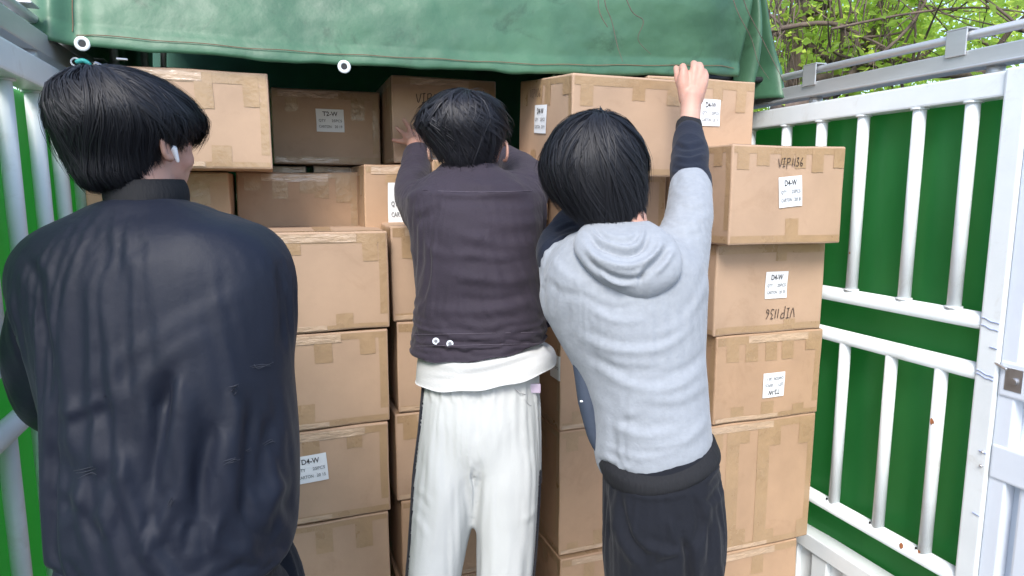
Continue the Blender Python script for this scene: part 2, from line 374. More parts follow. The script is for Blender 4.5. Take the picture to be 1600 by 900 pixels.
# side skirts of the tarp
for X0, sg in ((XR+.02, 1), (XL-.035, -1)):
    v = []; f = []; n1, n2 = 90, 26
    for j in range(n2):
        for i in range(n1):
            y = (2.34 if sg > 0 else 2.13)+i/(n1-1)*2.1; q = j/(n2-1); z = 2.40-q*(.62 if sg > 0 else .55)
            wob = .018*math.sin(y*11+z*3)+.012*math.sin(y*23+1)
            flare = .05*q*math.exp(-(y-2.05)*5)
            v.append((X0+sg*(wob*q+flare*.6+.02*q), y-.03*q+(.02*math.sin(z*30) if i == 0 else 0), z))
    for j in range(n2-1):
        for i in range(n1-1): f.append((j*n1+i, j*n1+i+1, (j+1)*n1+i+1, (j+1)*n1+i))
    b = MB(); b.add(v, f); o = obj('side_skirt', b, TARP, tarp, smooth=True); m_ = o.modifiers.new('t', 'SOLIDIFY'); m_.thickness = .0025
# roof strip and hanging corner on the right, separate from the flap by a dark gap
v = []; f = []; n1, n2 = 46, 40
for j in range(n2):
    for i in range(n1):
        t = i/(n1-1); q = j/(n2-1); x = 1.650+(.04+.17*min(1, q*1.25)**1.3)*t; z = 2.42-q*.58+.02*t
        v.append((x-.02*q*(1-t), 2.10+.05*t+.040*math.sin(t*11+q*2.5)*(.4+q)+.03*math.sin(q*7+t*4)*q, z-.05*max(0, t-.6)))
for j in range(n2-1):
    for i in range(n1-1): f.append((j*n1+i, j*n1+i+1, (j+1)*n1+i+1, (j+1)*n1+i))
b = MB(); b.add(v, f); o = obj('corner_flap', b, TARP, tarp, smooth=True); o.modifiers.new('t', 'SOLIDIFY').thickness = .0025
b = MB(); v = [(x, y, 2.47-.5*max(0, x-1.8)) for y in (2.08, 3.2, 4.4) for x in (1.45, 1.7, 1.92)]; b.add(v, [(0, 1, 4, 3), (1, 2, 5, 4), (3, 4, 7, 6), (4, 5, 8, 7)])
o = obj('roof_strip', b, TARP, tarp); o.modifiers.new('t', 'SOLIDIFY').thickness = .0025
def tarp_pt(x, z):                         # nearest flap vertex, used to pin stitches and eyelets
    k = np.argmin((tv[:, 0]-x)**2+(tv[:, 2]-z)**2+np.where(fl, 0, 9)); return tv[k].copy()
st = MB(); pts = []
for x in np.linspace(-.45, 1.56, 150):
    p = tarp_pt(x, hemz(x)+.030); pts.append(V(x, p[1]-.0035, hemz(x)+.030+.0012*math.sin(x*30)))
st.tube(pts, .0011, seg=5, smooth=False)
st.tube([tarp_pt(-.455, z)+V(0, -.003, 0) for z in np.linspace(1.9, 2.35, 22)], .0011, seg=5, smooth=False)
obj('hem_stitching', st, THREAD, tarp)
for (px, py) in ((128, 68), (538, 104)):
    p = onY(px, py, 2.02); q = tarp_pt(p[0], p[2]); c = V(p[0], q[1]-.005, p[2])
    b = MB(); a = np.linspace(0, 2*math.pi, 25)[:-1]
    rr = []
    for th in np.linspace(0, 2*math.pi, 9)[:-1]:
        rr.append(c+np.stack([(.0135+.0048*math.cos(th))*np.cos(a), np.full(24, -.0022*math.sin(th)), (.0135+.0048*math.cos(th))*np.sin(a)], 1))
    rr.append(rr[0]); b.rings(rr, cap=False); ey = obj('eyelet', b, WHITE, tarp, smooth=True)
    b = MB(); b.add(c+np.stack([.0095*np.cos(a), np.full(24, .0005), .0095*np.sin(a)], 1), [tuple(range(24))]); obj('eyelet_hole', b, RUBBER, ey)
# rope tie at the left rail
b = MB(); c = onY(118, 97, 2.05); a = np.linspace(0, 2*math.pi, 14)
b.tube([c+V(.010*math.cos(t), 0, .010*math.sin(t)) for t in a], .0022, seg=6, smooth=False)
rope = obj('tie_ring', b, PAPER, label='small white ring with a teal cord tied by the left rail', category='tie ring')
b = MB(); b.tube([c+V(.006, -.008, 0), c+V(.02, -.01, .003), c+V(.032, -.006, -.006), c+V(.03, -.004, -.03)], .006, seg=8); obj('cord', b, mat('teal_cord', (.05, .38, .36), .6), rope, smooth=True)

# ------------------------------------------------------------ cartons
def textmesh(s, size):
    cu = bpy.data.curves.new('t', 'FONT'); cu.body = s; cu.size = size; cu.align_x = 'LEFT'; cu.resolution_u = 3; cu.offset = size*.014
    o = bpy.data.objects.new('t', cu); scene.collection.objects.link(o)
    dg = bpy.context.evaluated_depsgraph_get(); me = bpy.data.meshes.new_from_object(o.evaluated_get(dg))
    v = np.array([p.co[:] for p in me.vertices]).reshape(-1, 3); f = [tuple(p.vertices) for p in me.polygons]
    bpy.data.objects.remove(o); bpy.data.meshes.remove(me); return v, f
GL = {'V': [[(0, 1), (.35, 0), (.7, 1.05)]], 'I': [[(.15, 1), (.12, 0)], [(-.08, 1), (.38, 1.03)], [(-.1, 0), (.36, .02)]],
      'P': [[(.1, 1), (.05, -.25)], [(.0, .95), (.5, 1.0), (.6, .75), (.4, .5), (.1, .48)]], '1': [[(.15, .95), (.1, .0)]],
      '3': [[(.05, .95), (.4, 1.0), (.2, .6), (.48, .35), (.3, 0), (0, .1)]], '6': [[(.4, 1), (.1, .55), (.05, .15), (.3, 0), (.42, .25), (.1, .4)]]}
ADV = {'V': .8, 'I': .5, 'P': .8, '1': .3, '3': .62, '6': .6}
def carton(label, X0, X1, Y0, D, Z0, Z1, yaw=0.0, pitch=0.0, roll=0.0, seed=0, m=CARD, tabs=(3, 2), labels=(), marks=(), cat='carton', clear=True, group='cartons stacked in the truck bed', ltabs=(2, 1), mid=False, btape=True):
    rng = np.random.default_rng(seed+11)
    W = X1-X0; H = Z1-Z0
    root = empty('carton', ((X0+X1)/2, Y0+D/2, Z0), label=label, category=cat, group=group)
    root.rotation_euler = (pitch, roll, yaw)
    hx, hy, hz = W/2, D/2, H/2; r = .005
    def dents(p):
        lo = fbm(p+seed*3.7, 5.0, seed)*.0055+noise(p+seed, 16.0, seed)*.0009
        return lo
    def surf(p, off=0.0):                   # p: points on the ideal box (centred), pushed to the dented rounded one
        h = np.array([hx, hy, hz])
        inn = np.clip(p, -(h-r), h-r); d = p-inn; L = np.linalg.norm(d, axis=1, keepdims=True); L[L == 0] = 1
        nrm = d/L; q = inn+nrm*(r+off)
        ed = np.sort((h-np.abs(p)), axis=1)[:, 1]      # distance to the nearest edge on the face
        q += nrm*(dents(p)*(.25+.75*np.clip(ed/.05, 0, 1)))[:, None]
        # crushed corner wobble
        q += np.stack([noise(p+5, 7, seed+k) for k in range(3)], 1)*.0032
        return q
    def axisvals(h):
        n = max(6, int(h*2/.035)); c = list(np.linspace(-h+r*1.6, h-r*1.6, n))
        return np.array([-h, -h+r*.4, -h+r]+c+[h-r, h-r*.4, h])
    b = MB(); ax = [axisvals(hx), axisvals(hy), axisvals(hz)]
    for k in range(3):
        u, v = [(1, 2), (2, 0), (0, 1)][k]
        for sg in (-1, 1):
            A, B = np.meshgrid(ax[u], ax[v], indexing='ij'); P = np.zeros((A.size, 3)); P[:, u] = A.ravel(); P[:, v] = B.ravel(); P[:, k] = sg*[hx, hy, hz][k]
            na, nb = A.shape
            f = [(i*nb+j, (i+1)*nb+j, (i+1)*nb+j+1, i*nb+j+1) for i in range(na-1) for j in range(nb-1)]
            if sg < 0: f = [q[::-1] for q in f]
            b.add(surf(P), f)
    for a in b.v: a[:, 2] += hz
    me = b.mesh('carton_body'); bm = bmesh.new(); bm.from_mesh(me); bmesh.ops.remove_doubles(bm, verts=bm.verts, dist=.0004); bm.to_mesh(me); bm.free()
    link('carton_body', me, m, root, smooth=True)
    def facep(face, u, v):                  # u from the left, v from the bottom as the face is seen, metres
        u = np.asarray(u, float); v = np.asarray(v, float)
        if face == 'front': return np.stack([u-hx, np.full_like(u, -hy), v-hz], 1)
        if face == 'left': return np.stack([np.full_like(u, -hx), hy-u, v-hz], 1)
        if face == 'top': return np.stack([u-hx, v-hy, np.full_like(u, hz)], 1)
    def patch(par, face, u0, u1, v0, v1, off=.0008, jag=0.0):
        nu_ = max(2, int(abs(u1-u0)/.02)+1); nv_ = max(2, int(abs(v1-v0)/.02)+1)
        A, B = np.meshgrid(np.linspace(u0, u1, nu_+1), np.linspace(v0, v1, nv_+1), indexing='ij')
        A = A.ravel().copy(); B = B.ravel().copy()
        if jag: A += np.where((B == v0), 0, 0)+0*A; B += np.where(B == (v0 if jag < 0 else v1), noise(np.stack([A*90, A*0, A*0], 1), 1, seed)*abs(jag), 0)
        P = surf(facep(face, A, B), off); P[:, 2] += hz; n_ = nv_+1
        mb = MB(); mb.add(P, [(i*n_+j, (i+1)*n_+j, (i+1)*n_+j+1, i*n_+j+1) for i in range(nu_) for j in range(nv_)])
        link(tname[0], mb.mesh(tname[0]), tname[1], par, smooth=True)
    tp_ = root; e = .006; tname = ['tape', TAPE]
    for face, w_, tt in (('front', W, tabs), ('left', D, ltabs)):
        if tt is None: continue
        hb = .016+.012*rng.random()
        patch(tp_, face, e, w_-e, H-e-hb, H-e, .0008)
        if btape: patch(tp_, face, e, w_-e, e, e+.010+.012*rng.random(), .0008)
        for k in range(tt[0]):
            u0 = (k+.15+.5*rng.random())*w_/tt[0]*.95; u1 = min(u0+.04+.012*rng.random(), w_-e)
            patch(tp_, face, u0, u1, H-e-.05-.05*rng.random(), H-e, .0011+.0002*k, jag=-.0015)
        for k in range(tt[1]):
            u0 = (k+.1+.6*rng.random())*w_/max(tt[1], 1)*.95; u1 = min(u0+.04+.012*rng.random(), w_-e)
            patch(tp_, face, u0, u1, e, e+.035+.04*rng.random(), .0011+.0002*k, jag=.0015)
        if rng.random() < .8: patch(tp_, face, w_-e-.022, w_-e, H*.15, H-e, .0006)
        if mid and face == 'front': patch(tp_, face, w_*.47, w_*.47+.05, e, H-e, .0017); patch(tp_, face, w_*.2, w_*.2+.05, e, H-e, .0015)
    patch(tp_, 'top', e, W-e, e, .03, .0008)
    for k in range(2):
        u0 = rng.random()*W*.7+.03; patch(tp_, 'top', u0, u0+.05, e, min(.5*D, .2), .0012)
    if clear:
        tname = ['clear_tape', TAPEC]; ct = root; u0 = .02+.3*W*rng.random()
        patch(ct, 'front', u0, min(u0+.55*W, W-e), H-e-.024, H-e, .0022)
        patch(ct, 'front', e, .6*W, e, e+.014, .0022)
    for L in labels:                        # face, u, v (centre), size w, h, title, lines, angle
        face, uc, vc, lw, lh, title, l1, l2, ang = L
        ca, sa = math.cos(math.radians(ang)), math.sin(math.radians(ang))
        def place(x, y, off):
            uu = uc+x*ca-y*sa; vv = vc+x*sa+y*ca; P = surf(facep(face, uu, vv), off); P[:, 2] += hz; return P
        A, B = np.meshgrid(np.linspace(-lw/2, lw/2, 13), np.linspace(-lh/2, lh/2, 13), indexing='ij')
        b = MB(); b.add(place(A.ravel(), B.ravel(), .0030), [(i*13+j, (i+1)*13+j, (i+1)*13+j+1, i*13+j+1) for i in range(12) for j in range(12)])
        lb = obj('label', b, PAPER, root, smooth=True)
        b = MB(); b2 = MB()
        def put(mb, s, size, x, y, width=None, center=False):
            if not s: return
            v, f = textmesh(s, size)
            if len(v) == 0: return
            w0 = v[:, 0].max()
            if width: v[:, 0] *= width/w0; w0 = width
            if center: x = -w0/2
            mb.add(place(v[:, 0]+x, v[:, 1]+y, .0050), f)
        put(b, title, lh*.27, 0, lh*.20, width=lw*.54, center=True)
        for row, yy in ((l1, -.06*lh), (l2, -.32*lh)):
            if not row: continue
            a_, c_ = row
            put(b2, a_, lh*.16, -lw*.42, yy, width=lw*(.25 if len(a_) < 5 else .46)); put(b2, c_, lh*.16, lw*(.42)-lw*(.38 if len(c_) > 4 and yy > -.2*lh else .28), yy, width=lw*(.38 if len(c_) > 4 and yy > -.2*lh else .28))
        if b.v: obj('lettering', b, INK, lb)
        if b2.v: obj('small_lettering', b2, INK2, lb)
    for (face, uc, vc, hgt, ang, word, lwid) in marks:
        ca, sa = math.cos(math.radians(ang)), math.sin(math.radians(ang)); b = MB(); x = 0
        for ch in word:
            for strk in GL[ch]:
                pts = [V(p[0], p[1], 0) for p in strk]
                if len(pts) > 2: pts, _ = spline(pts, [1]*len(pts), 4)
                P2 = np.array([((x+p[0])*hgt*.8+.12*p[1]*hgt, p[1]*hgt) for p in pts]); n_ = len(P2)
                tn = np.gradient(P2, axis=0); tn /= np.linalg.norm(tn, axis=1, keepdims=True)+1e-9; nr = np.stack([-tn[:, 1], tn[:, 0]], 1)*lwid
                Q = np.vstack([P2-nr, P2+nr]); uu = uc+Q[:, 0]*ca-Q[:, 1]*sa; vv = vc+Q[:, 0]*sa+Q[:, 1]*ca
                P = surf(facep(face, uu, vv), .0034); P[:, 2] += hz
                b.add(P, [(i, i+1, n_+i+1, n_+i) for i in range(n_-1)])
            x += ADV[ch]*1.12+.06
        obj('handwriting', b, MARK, root)
    return root
Q25 = ('QTY', '25PCS')
LW = .088
# right-hand stack against the right gate, top to bottom
RX = XR-.075
carton('carton marked D4-W with marker writing above, sticking out on top of the right stack', 1.279, 1.709, 1.66, .44, 1.340, 1.641, seed=1, tabs=(6, 1), ltabs=(3, 1),
       labels=[('front', .218, .160, LW, .094, 'D4-W', Q25, ('CARTON', '20 8'), 5)], marks=[('front', .165, .236, .026, 3, 'VIP1136', .0013)], clear=False)
carton('carton with D4-W label over upside-down marker writing, second from top of right stack', 1.300, 1.731, 1.74, .40, 1.042, 1.338, seed=2, tabs=(1, 1), ltabs=(0, 0),
       labels=[('front', .238, .158, LW, .088, 'D4-W', Q25, ('CARTON', '20 20'), 0)], marks=[('front', .318, .078, .032, 180, 'VIP1136', .0014)], clear=False)
carton('carton with upside-down T2-W label, third from top of right stack', 1.314, 1.744, 1.74, .42, .745, 1.040, seed=3, m=CARD2, tabs=(5, 3), ltabs=(1, 1),
       labels=[('front', .232, .118, .088, .084, 'T2-W', Q25, ('CARTON', '20 11'), 180)])
carton('tall unlabelled carton crossed by wide tape strips, low in the right stack', 1.285, 1.742, 1.745, .45, .286, .742, seed=4, m=CARD2, tabs=(4, 4), mid=True, ltabs=(1, 1))
carton('lowest carton of the right stack beside the white lower board', 1.26, 1.700, 1.745, .45, .003, .283, seed=5, m=CARD2, tabs=(2, 2))
carton('carton behind the raised fist with a half-hidden D4-W label, under the tarp corner', 1.19, 1.624, 2.0, .40, 1.588, 1.884, seed=6, tabs=(4, 0), ltabs=None,
       labels=[('front', .250, .185, .082, .088, 'D4-W', Q25, ('CARTON', '20 10'), 0)], clear=False)
# the stack behind the man in the grey hoodie
carton('carton below the lifted one, seen between hoodie and raised arm', .885, 1.275, 2.0, .44, 1.150, 1.560, seed=7, tabs=(1, 1))
carton('tall carton with small side label beside the white trouser waist', .885, 1.27, 2.0, .46, .690, 1.147, seed=8, m=CARD2, tabs=(3, 3), ltabs=(1, 1),
       labels=[('left', .42, .22, .085, .085, 'D4-W', Q25, None, 0)])
carton('tall carton with a label turned sideways on its left side, between white and dark trousers', .885, 1.262, 2.0, .46, .234, .688, seed=9, m=CARD2, tabs=(3, 3), ltabs=(2, 2),
       labels=[('left', .25, .26, .12, .10, 'D4-W', Q25, ('CARTON', '20 14'), -90)])
carton('lowest carton beside the white trousers, under the tall sideways-labelled one', .885, 1.265, 1.98, .46, .003, .231, seed=10, m=CARD2, tabs=(2, 2))
# carton being lifted
HELD = carton('tilted carton being lifted into the top row by the man in the grey hoodie', .822, 1.215, 1.815, .43, 1.567, 1.858, pitch=math.radians(5.5), seed=12, tabs=(3, 0), ltabs=(4, 2),
       labels=[('left', .20, .165, .10, .088, 'D4-W', Q25, ('CARTON', '20 9'), 0)], marks=[('left', .10, .235, .024, 0, 'VIP1136', .001)], clear=False)
# left front stack
for i, (z0, z1, lab, lb) in enumerate(((1.100, 1.388, 'pale carton on top of the left front stack, creased tape over its top edge', []),
        (.810, 1.097, 'plain carton second from top of the left front stack', []),
        (.522, .807, 'carton with tilted D4-W label and a small torn hole, left front stack', [('front', .205, .172, .094, .084, 'D4-W', Q25, ('CARTON', '20 15'), 3)]),
        (.232, .519, 'carton beneath the tilted D4-W label one, beside the dark trousers', []))):
    carton(lab, -.14, .312-.007*i, 1.96, .40, z0, z1, seed=20+i, tabs=(3, 1), labels=lb, yaw=.004*(i-1), clear=(i != 3), ltabs=(2, 1))
carton('lowest carton of the left front stack', -.14, .28, 1.97, .40, .003, .230, seed=25)
# torn hole on the labelled carton
# centre stack behind the man in the plum jacket
for i, (z0, z1, lab) in enumerate(((1.108, 1.400, 'carton at jacket height peeking out left of the plum jacket'),
        (.818, 1.105, 'carton beside the white shirt hem, left of the white trousers'),
        (.528, .815, 'carton beside the thigh of the white trousers, with pale edge tape'),
        (.236, .525, 'carton low beside the knee of the white trousers, seen between the legs'),
        (.003, .234, 'lowest carton of the centre stack behind the white trousers'))):
    carton(lab, .327+.01*(i % 2), .79, 2.0, .40, z0, z1, seed=30+i, tabs=(3, 1), m=CARD2 if i > 2 else CARD)
carton('small plain carton above the centre stack behind the plum jacket', .47, .86, 2.06, .36, 1.405, 1.60, seed=36, m=CARD2, tabs=(2, 0))
# upper rows, left
carton('bright carton in the top row beside the black-haired head on the left', -.43, .004, 2.05, .40, 1.563, 1.828, seed=40, tabs=(4, 2), roll=-.0, clear=True)
carton('carton cut off by the navy shoulder, under the bright top-row one', -.50, -.122, 2.2, .38, 1.27, 1.560, seed=41, tabs=(3, 1), m=CARD2)
carton('carton with wrinkled tape under the T2-W one, middle row', -.112, .280, 2.38, .36, 1.275, 1.567, seed=42, tabs=(5, 2), m=CARD2)
carton('carton with a large white label, left of the plum sleeve', .278, .66, 2.2, .36, 1.295, 1.590, seed=43, tabs=(1, 1), m=CARD2,
       labels=[('front', .135, .170, .118, .135, '', ('QTY', '25PCS'), ('CARTON', '20 7'), 0)])
carton('shaded carton labelled T2-W set back in the top row', .010, .389, 2.55, .36, 1.602, 1.864, seed=44, tabs=(2, 0),
       labels=[('front', .198, .155, .098, .080, 'T2-W', Q25, ('CARTON:', '20 19'), 0)], clear=True)
carton('shaded carton with marker writing pushed by the spread hand', .400, .775, 2.35, .36, 1.600, 1.895, seed=45, tabs=(1, 2),
       marks=[('front', .085, .205, .03, 4, 'VIP1136', .0014)])
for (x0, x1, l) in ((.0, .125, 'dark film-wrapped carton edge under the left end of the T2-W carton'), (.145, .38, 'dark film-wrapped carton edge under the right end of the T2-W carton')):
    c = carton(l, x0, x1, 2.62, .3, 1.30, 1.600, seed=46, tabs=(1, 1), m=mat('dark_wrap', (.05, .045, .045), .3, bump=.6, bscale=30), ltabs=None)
carton('plain carton under the marker-written one, behind the plum jacket', .42, .80, 2.44, .35, 1.30, 1.597, seed=48)
carton('carton hidden behind the right stack, below the half-hidden D4-W one', 1.30, 1.70, 2.2, .4, 1.28, 1.585, seed=49)
for i in range(4):
    carton('carton %s the hidden stack behind the navy bomber jacket' % ['at the bottom of', 'second from the bottom of', 'third from the bottom of', 'on top of'][i], -.52, -.145, 2.0, .5, .003+.317*i, .317*(i+1), seed=50+i, tabs=(2, 1))

# ------------------------------------------------------------ trees beyond the truck
def leafmesh(pts, size, rng, spread=1.0):
    n = len(pts); q = rng.normal(size=(n, 3)); q /= np.linalg.norm(q, axis=1, keepdims=True)
    q[:, 2] *= .6; q /= np.linalg.norm(q, axis=1, keepdims=True)
    r2 = rng.normal(size=(n, 3)); nrm = np.cross(q, r2); nrm /= np.linalg.norm(nrm, axis=1, keepdims=True)
    sd = np.cross(q, nrm); L = size*(.6+.8*rng.random(n))[:, None]; W = L*.24
    v = np.stack([pts, pts+q*L*.45+sd*W+nrm*L*.06, pts+q*L, pts+q*L*.45-sd*W+nrm*L*.06], 1).reshape(-1, 3)
    i = np.arange(n)*4
    f = np.vstack([np.stack([i, i+1, i+2], 1), np.stack([i, i+2, i+3], 1)]).tolist()
    me = bpy.data.meshes.new('crown'); me.from_pydata(v.tolist(), [], f); me.update(); return me
def tree(label, base, limbs, nclump, box, size, seed, leafm, trunk_r=.16, roots=(), tipback=0.0):
    rng = np.random.default_rng(seed)
    b = MB(); top = limbs[0][0][0]
    b.tube([V(base[0], base[1], -1.1), V(base[0]+.05, base[1], .3), V(*base)], [trunk_r*1.5, trunk_r*1.1, trunk_r], seg=14)
    tr = empty('broadleaf_tree', (base[0], base[1], -1.1), label=label, category='tree')
    off = np.array(tr.location)
    def loc(mb):
        for a in mb.v: a -= off
        return mb
    obj('trunk', loc(b), BARK, tr, smooth=True)
    tips = []
    for (pts, r0, r1) in limbs:
        P = [V(*p) for p in pts]; P = [p+(rng.normal(size=3)*.03 if 0 < i < len(P)-1 else 0) for i, p in enumerate(P)]
        b = MB(); b.tube(P, list(np.linspace(r0, r1, len(P))*.72), seg=9)
        for k in range(7):                  # twigs
            t = rng.random(); i = int(t*(len(P)-1)); s = P[i]+(P[min(i+1, len(P)-1)]-P[i])*rng.random()
            d = unit(rng.normal(size=3)+V(0, 0, .4)); e1 = s+d*.35; e2 = e1+unit(d+rng.normal(size=3)*.5)*.45
            b.tube([s, e1, e2], [r1*.6, r1*.4, .003], seg=5); tips += [e1, e2]
        tips += P[1:]
        obj('limb', loc(b), BARK, tr, smooth=True)
    for (p0, ln, n_) in roots:              # hanging aerial roots
        b = MB()
        for k in range(n_):
            s = V(*p0)+rng.normal(size=3)*V(.05, .05, .1); pts = [s]
            for j in range(6): pts.append(pts[-1]+V(rng.normal()*.035, rng.normal()*.035, -ln/6))
            b.tube(pts, [.008, .007, .006, .005, .004, .003, .002], seg=5)
        obj('aerial_roots', loc(b), BARK, tr, smooth=True)
    C0 = np.array([t_ for k_, t_ in enumerate(tips) if k_ % 2 == 0])+CF*tipback; lo, hi = np.array(box[0]), np.array(box[1])
    cl = np.vstack([C0, lo+(hi-lo)*rng.random((nclump, 3))])
    P = []
    for c in cl:
        n_ = int(35+60*rng.random()); s = .16+.16*rng.random()
        P.append(c+rng.normal(size=(n_, 3))*s*np.array([1, 1, .7]))
    P = np.vstack(P)-off
    me = leafmesh(P, size, rng); link('crown', me, leafm, tr)
    return tr
def A(x, y, d): return tuple(at(x, y, d))
tree('aerial-rooted tree whose brown limbs cross above the right side rail', (4.1, 4.6, 2.2),
     [((A(1235, 130, 6), A(1237, 40, 6), A(1245, -80, 6)), .10, .06),
      ((A(1150, 40, 6.1), A(1230, 60, 6.0), A(1330, 88, 5.8), A(1450, 100, 5.6), A(1700, 95, 5.4)), .05, .035),
      ((A(1190, 50, 5.5), A(1300, 48, 5.4), A(1380, 75, 5.4), A(1430, 98, 5.3)), .03, .02),
      ((A(1290, 150, 5.6), A(1340, 110, 5.6), A(1368, 40, 5.6), A(1400, -60, 5.6)), .045, .03),
      ((A(1360, 100, 5.2), A(1420, 60, 5.1), A(1450, 0, 5.1), A(1480, -60, 5)), .02, .012),
      ((A(1260, 125, 5.9), A(1380, 112, 5.6), A(1600, 118, 5.2)), .06, .05),
      ((A(1500, -30, 4.8), A(1560, 25, 4.7), A(1640, 90, 4.6)), .015, .012),
      ((A(1300, 45, 5), A(1420, 20, 5), A(1540, 10, 4.9), A(1660, 30, 4.8)), .014, .008)],
     620, ((5.0, 5.8, 2.0), (9.5, 9.5, 6.0)), .085, 3, LEAF, roots=[(A(1234, -40, 5.8), 1.3, 11), (A(1245, 10, 5.7), .75, 8), (A(1300, -40, 5.6), .9, 8), (A(1195, -20, 5.9), .7, 7), (A(1205, -60, 4.6), .6, 6), (A(1370, -50, 5.3), .8, 6), (A(1420, -60, 5.2), .7, 6), (A(1330, -70, 5.0), .8, 5)], tipback=.45)
tree('leafy tree farther back behind the truck on the right', (8.5, 10.5, 2.6), [((A(1330, 60, 12), A(1360, -20, 12), A(1400, -140, 12)), .12, .07), ((A(1560, 110, 11.5), A(1590, 0, 11.5), A(1600, -120, 11)), .10, .06)],
     130, ((4.5, 7.5, 1.6), (15, 13, 7.5)), .14, 4, LEAF)
tree('darker tree seen through the gap above the left side rail', (-3.6, 7.0, 2.4), [((A(-40, 60, 7.5), A(20, 20, 7.5), A(60, -90, 7.5)), .07, .04)],
     110, ((-6.5, 5.0, 1.6), (-2.4, 9.5, 4.2)), .10, 5, LEAF)
tree('tree standing behind the tarpaulin at the front of the truck', (1.5, 10, 2.4), [((A(560, -60, 10), A(600, -200, 10), A(700, -320, 10)), .1, .05)],
     120, ((-3, 8.5, 2.0), (5, 12, 6.0)), .14, 6, LEAFD)

# ------------------------------------------------------------ people
def row(xl, xr, y, d, hd, yr=None, ex=2.3, back=0.0, lift=0.0):
    """a horizontal cross-section whose left and right ends are seen at xl and xr"""
    yl = y; yr = y if yr is None else yr
    L = at(xl, yl, d); R_ = at(xr, yr, d); c = (L+R_)/2; a = (R_-L)/2
    v = unit(np.array([CF[0], CF[1], 0])); n = 56; an = np.arange(n)*2*math.pi/n
    ca = np.sign(np.cos(an))*np.abs(np.cos(an))**(2/ex); sa = np.sign(np.sin(an))*np.abs(np.sin(an))**(2/ex)
    mk = lambda L, R_: (L+R_)/2+np.outer(ca, (R_-L)/2)+np.outer(sa, v*hd)+V(0, 0, lift)
    tl, tr = xl, xr
    for _ in range(5):                       # so that the rounded body, not its middle plane, spans xl..xr
        r_ = mk(L, R_); px, _y, _z = proj(r_); tl += xl-px.min(); tr += xr-px.max(); L = at(tl, yl, d); R_ = at(tr, yr, d)
    return mk(L, R_)
def resample(rs, k=4):
    P = [rs[0]]+rs+[rs[-1]]; out = []
    for i in range(1, len(P)-2):
        for j in range(k):
            t = j/k; out.append(0.5*((2*P[i])+(-P[i-1]+P[i+1])*t+(2*P[i-1]-5*P[i]+4*P[i+1]-P[i+2])*t*t+(-P[i-1]+3*P[i]-3*P[i+1]+P[i+2])*t**3))
    out.append(P[-2]); return out
def shrink(rs, f): return [r.mean(0)+(r-r.mean(0))*f for r in rs]
def folds(me, lines, nz=(), gain=1.25):
    v, n = get_vn(me); px, py, z = proj(v); toc = CC-v; toc /= np.linalg.norm(toc, axis=1, keepdims=True)
    face = np.clip(((n*toc).sum(1)+.05)/.35, 0, 1); disp = np.zeros(len(v))
    for (pts, wd, amp) in lines:
        best = np.full(len(v), 1e9); tt = np.zeros(len(v)); tot = sum(math.dist(pts[i], pts[i+1]) for i in range(len(pts)-1)); acc = 0
        if len(pts) > 2:
            pp, _ = spline([V(a, b_, 0) for a, b_ in pts], [1]*len(pts), 5); pts = [(p[0], p[1]) for p in pp]; tot = sum(math.dist(pts[i], pts[i+1]) for i in range(len(pts)-1))
        sgn = np.zeros(len(v))
        for i in range(len(pts)-1):
            (x0, y0), (x1, y1) = pts[i], pts[i+1]; dx, dy = x1-x0, y1-y0; l2 = dx*dx+dy*dy+1e-9
            t = np.clip(((px-x0)*dx+(py-y0)*dy)/l2, 0, 1); ds = np.hypot(px-x0-t*dx, py-y0-t*dy)
            m_ = ds < best; best[m_] = ds[m_]; tt[m_] = (acc+t[m_]*math.sqrt(l2))/tot
            sgn[m_] = np.sign((px-x0)*dy-(py-y0)*dx)[m_]; acc += math.sqrt(l2)
        s = best/wd*sgn; prof = np.exp(-s*s)-.45*np.exp(-(s-1.3)**2)
        fade = np.clip(tt*4, 0, 1)*np.clip((1-tt)*4, 0, 1); fade = .15+.85*fade*fade*(3-2*fade); prof = prof*(1-np.clip((best/wd-2.5), 0, 1))
        disp += amp*prof*fade*face*gain
    for (st, sc, amp, sd) in nz:
        q = v*np.array(st); r_ = 1-np.abs(noise(q+.35*np.stack([noise(v, 6, sd), noise(v, 6, sd+1), noise(v, 6, sd+2)], 1)/sc, sc, sd))*2
        disp += amp*r_
    v = v+n*disp[:, None]; set_v(me, v); return me
def headpts(c, f, scale=1.0):
    """skull with brow, nose, lips, chin; c centre, f facing direction (horizontal)"""
    f = unit(np.array([f[0], f[1], 0])); r = np.array([f[1], -f[0], 0]); u = V(0, 0, 1); b = MB()
    def E(off, rad, seg=28):
        q = MB(); q.ball((0, 0, 0), rad, seg); a = q.v[0]
        q.v[0] = c+np.outer(a[:, 0]+off[0], r)*scale+np.outer(a[:, 1]+off[1], f)*scale+np.outer(a[:, 2]+off[2], u)*scale; b.merge(q)
    E((0, -.012, .022), (.076, .094, .088)); E((0, .020, -.035), (.062, .070, .075)); E((0, .042, -.082), (.036, .040, .028))
    E((0, .088, -.030), (.011, .020, .024), 14); E((0, .094, -.045), (.016, .013, .011), 14); E((0, .079, -.071), (.022, .010, .006), 12); E((0, .077, -.079), (.019, .010, .006), 12)
    E((0, .066, .012), (.055, .020, .012), 14)
    for s in (-1, 1):
        E((s*.046, .045, -.034), (.022, .024, .022), 14); E((s*.054, .036, -.010), (.018, .026, .028), 14)
    return b, (lambda x, y, z: c+(r*x+f*y+u*z)*scale)
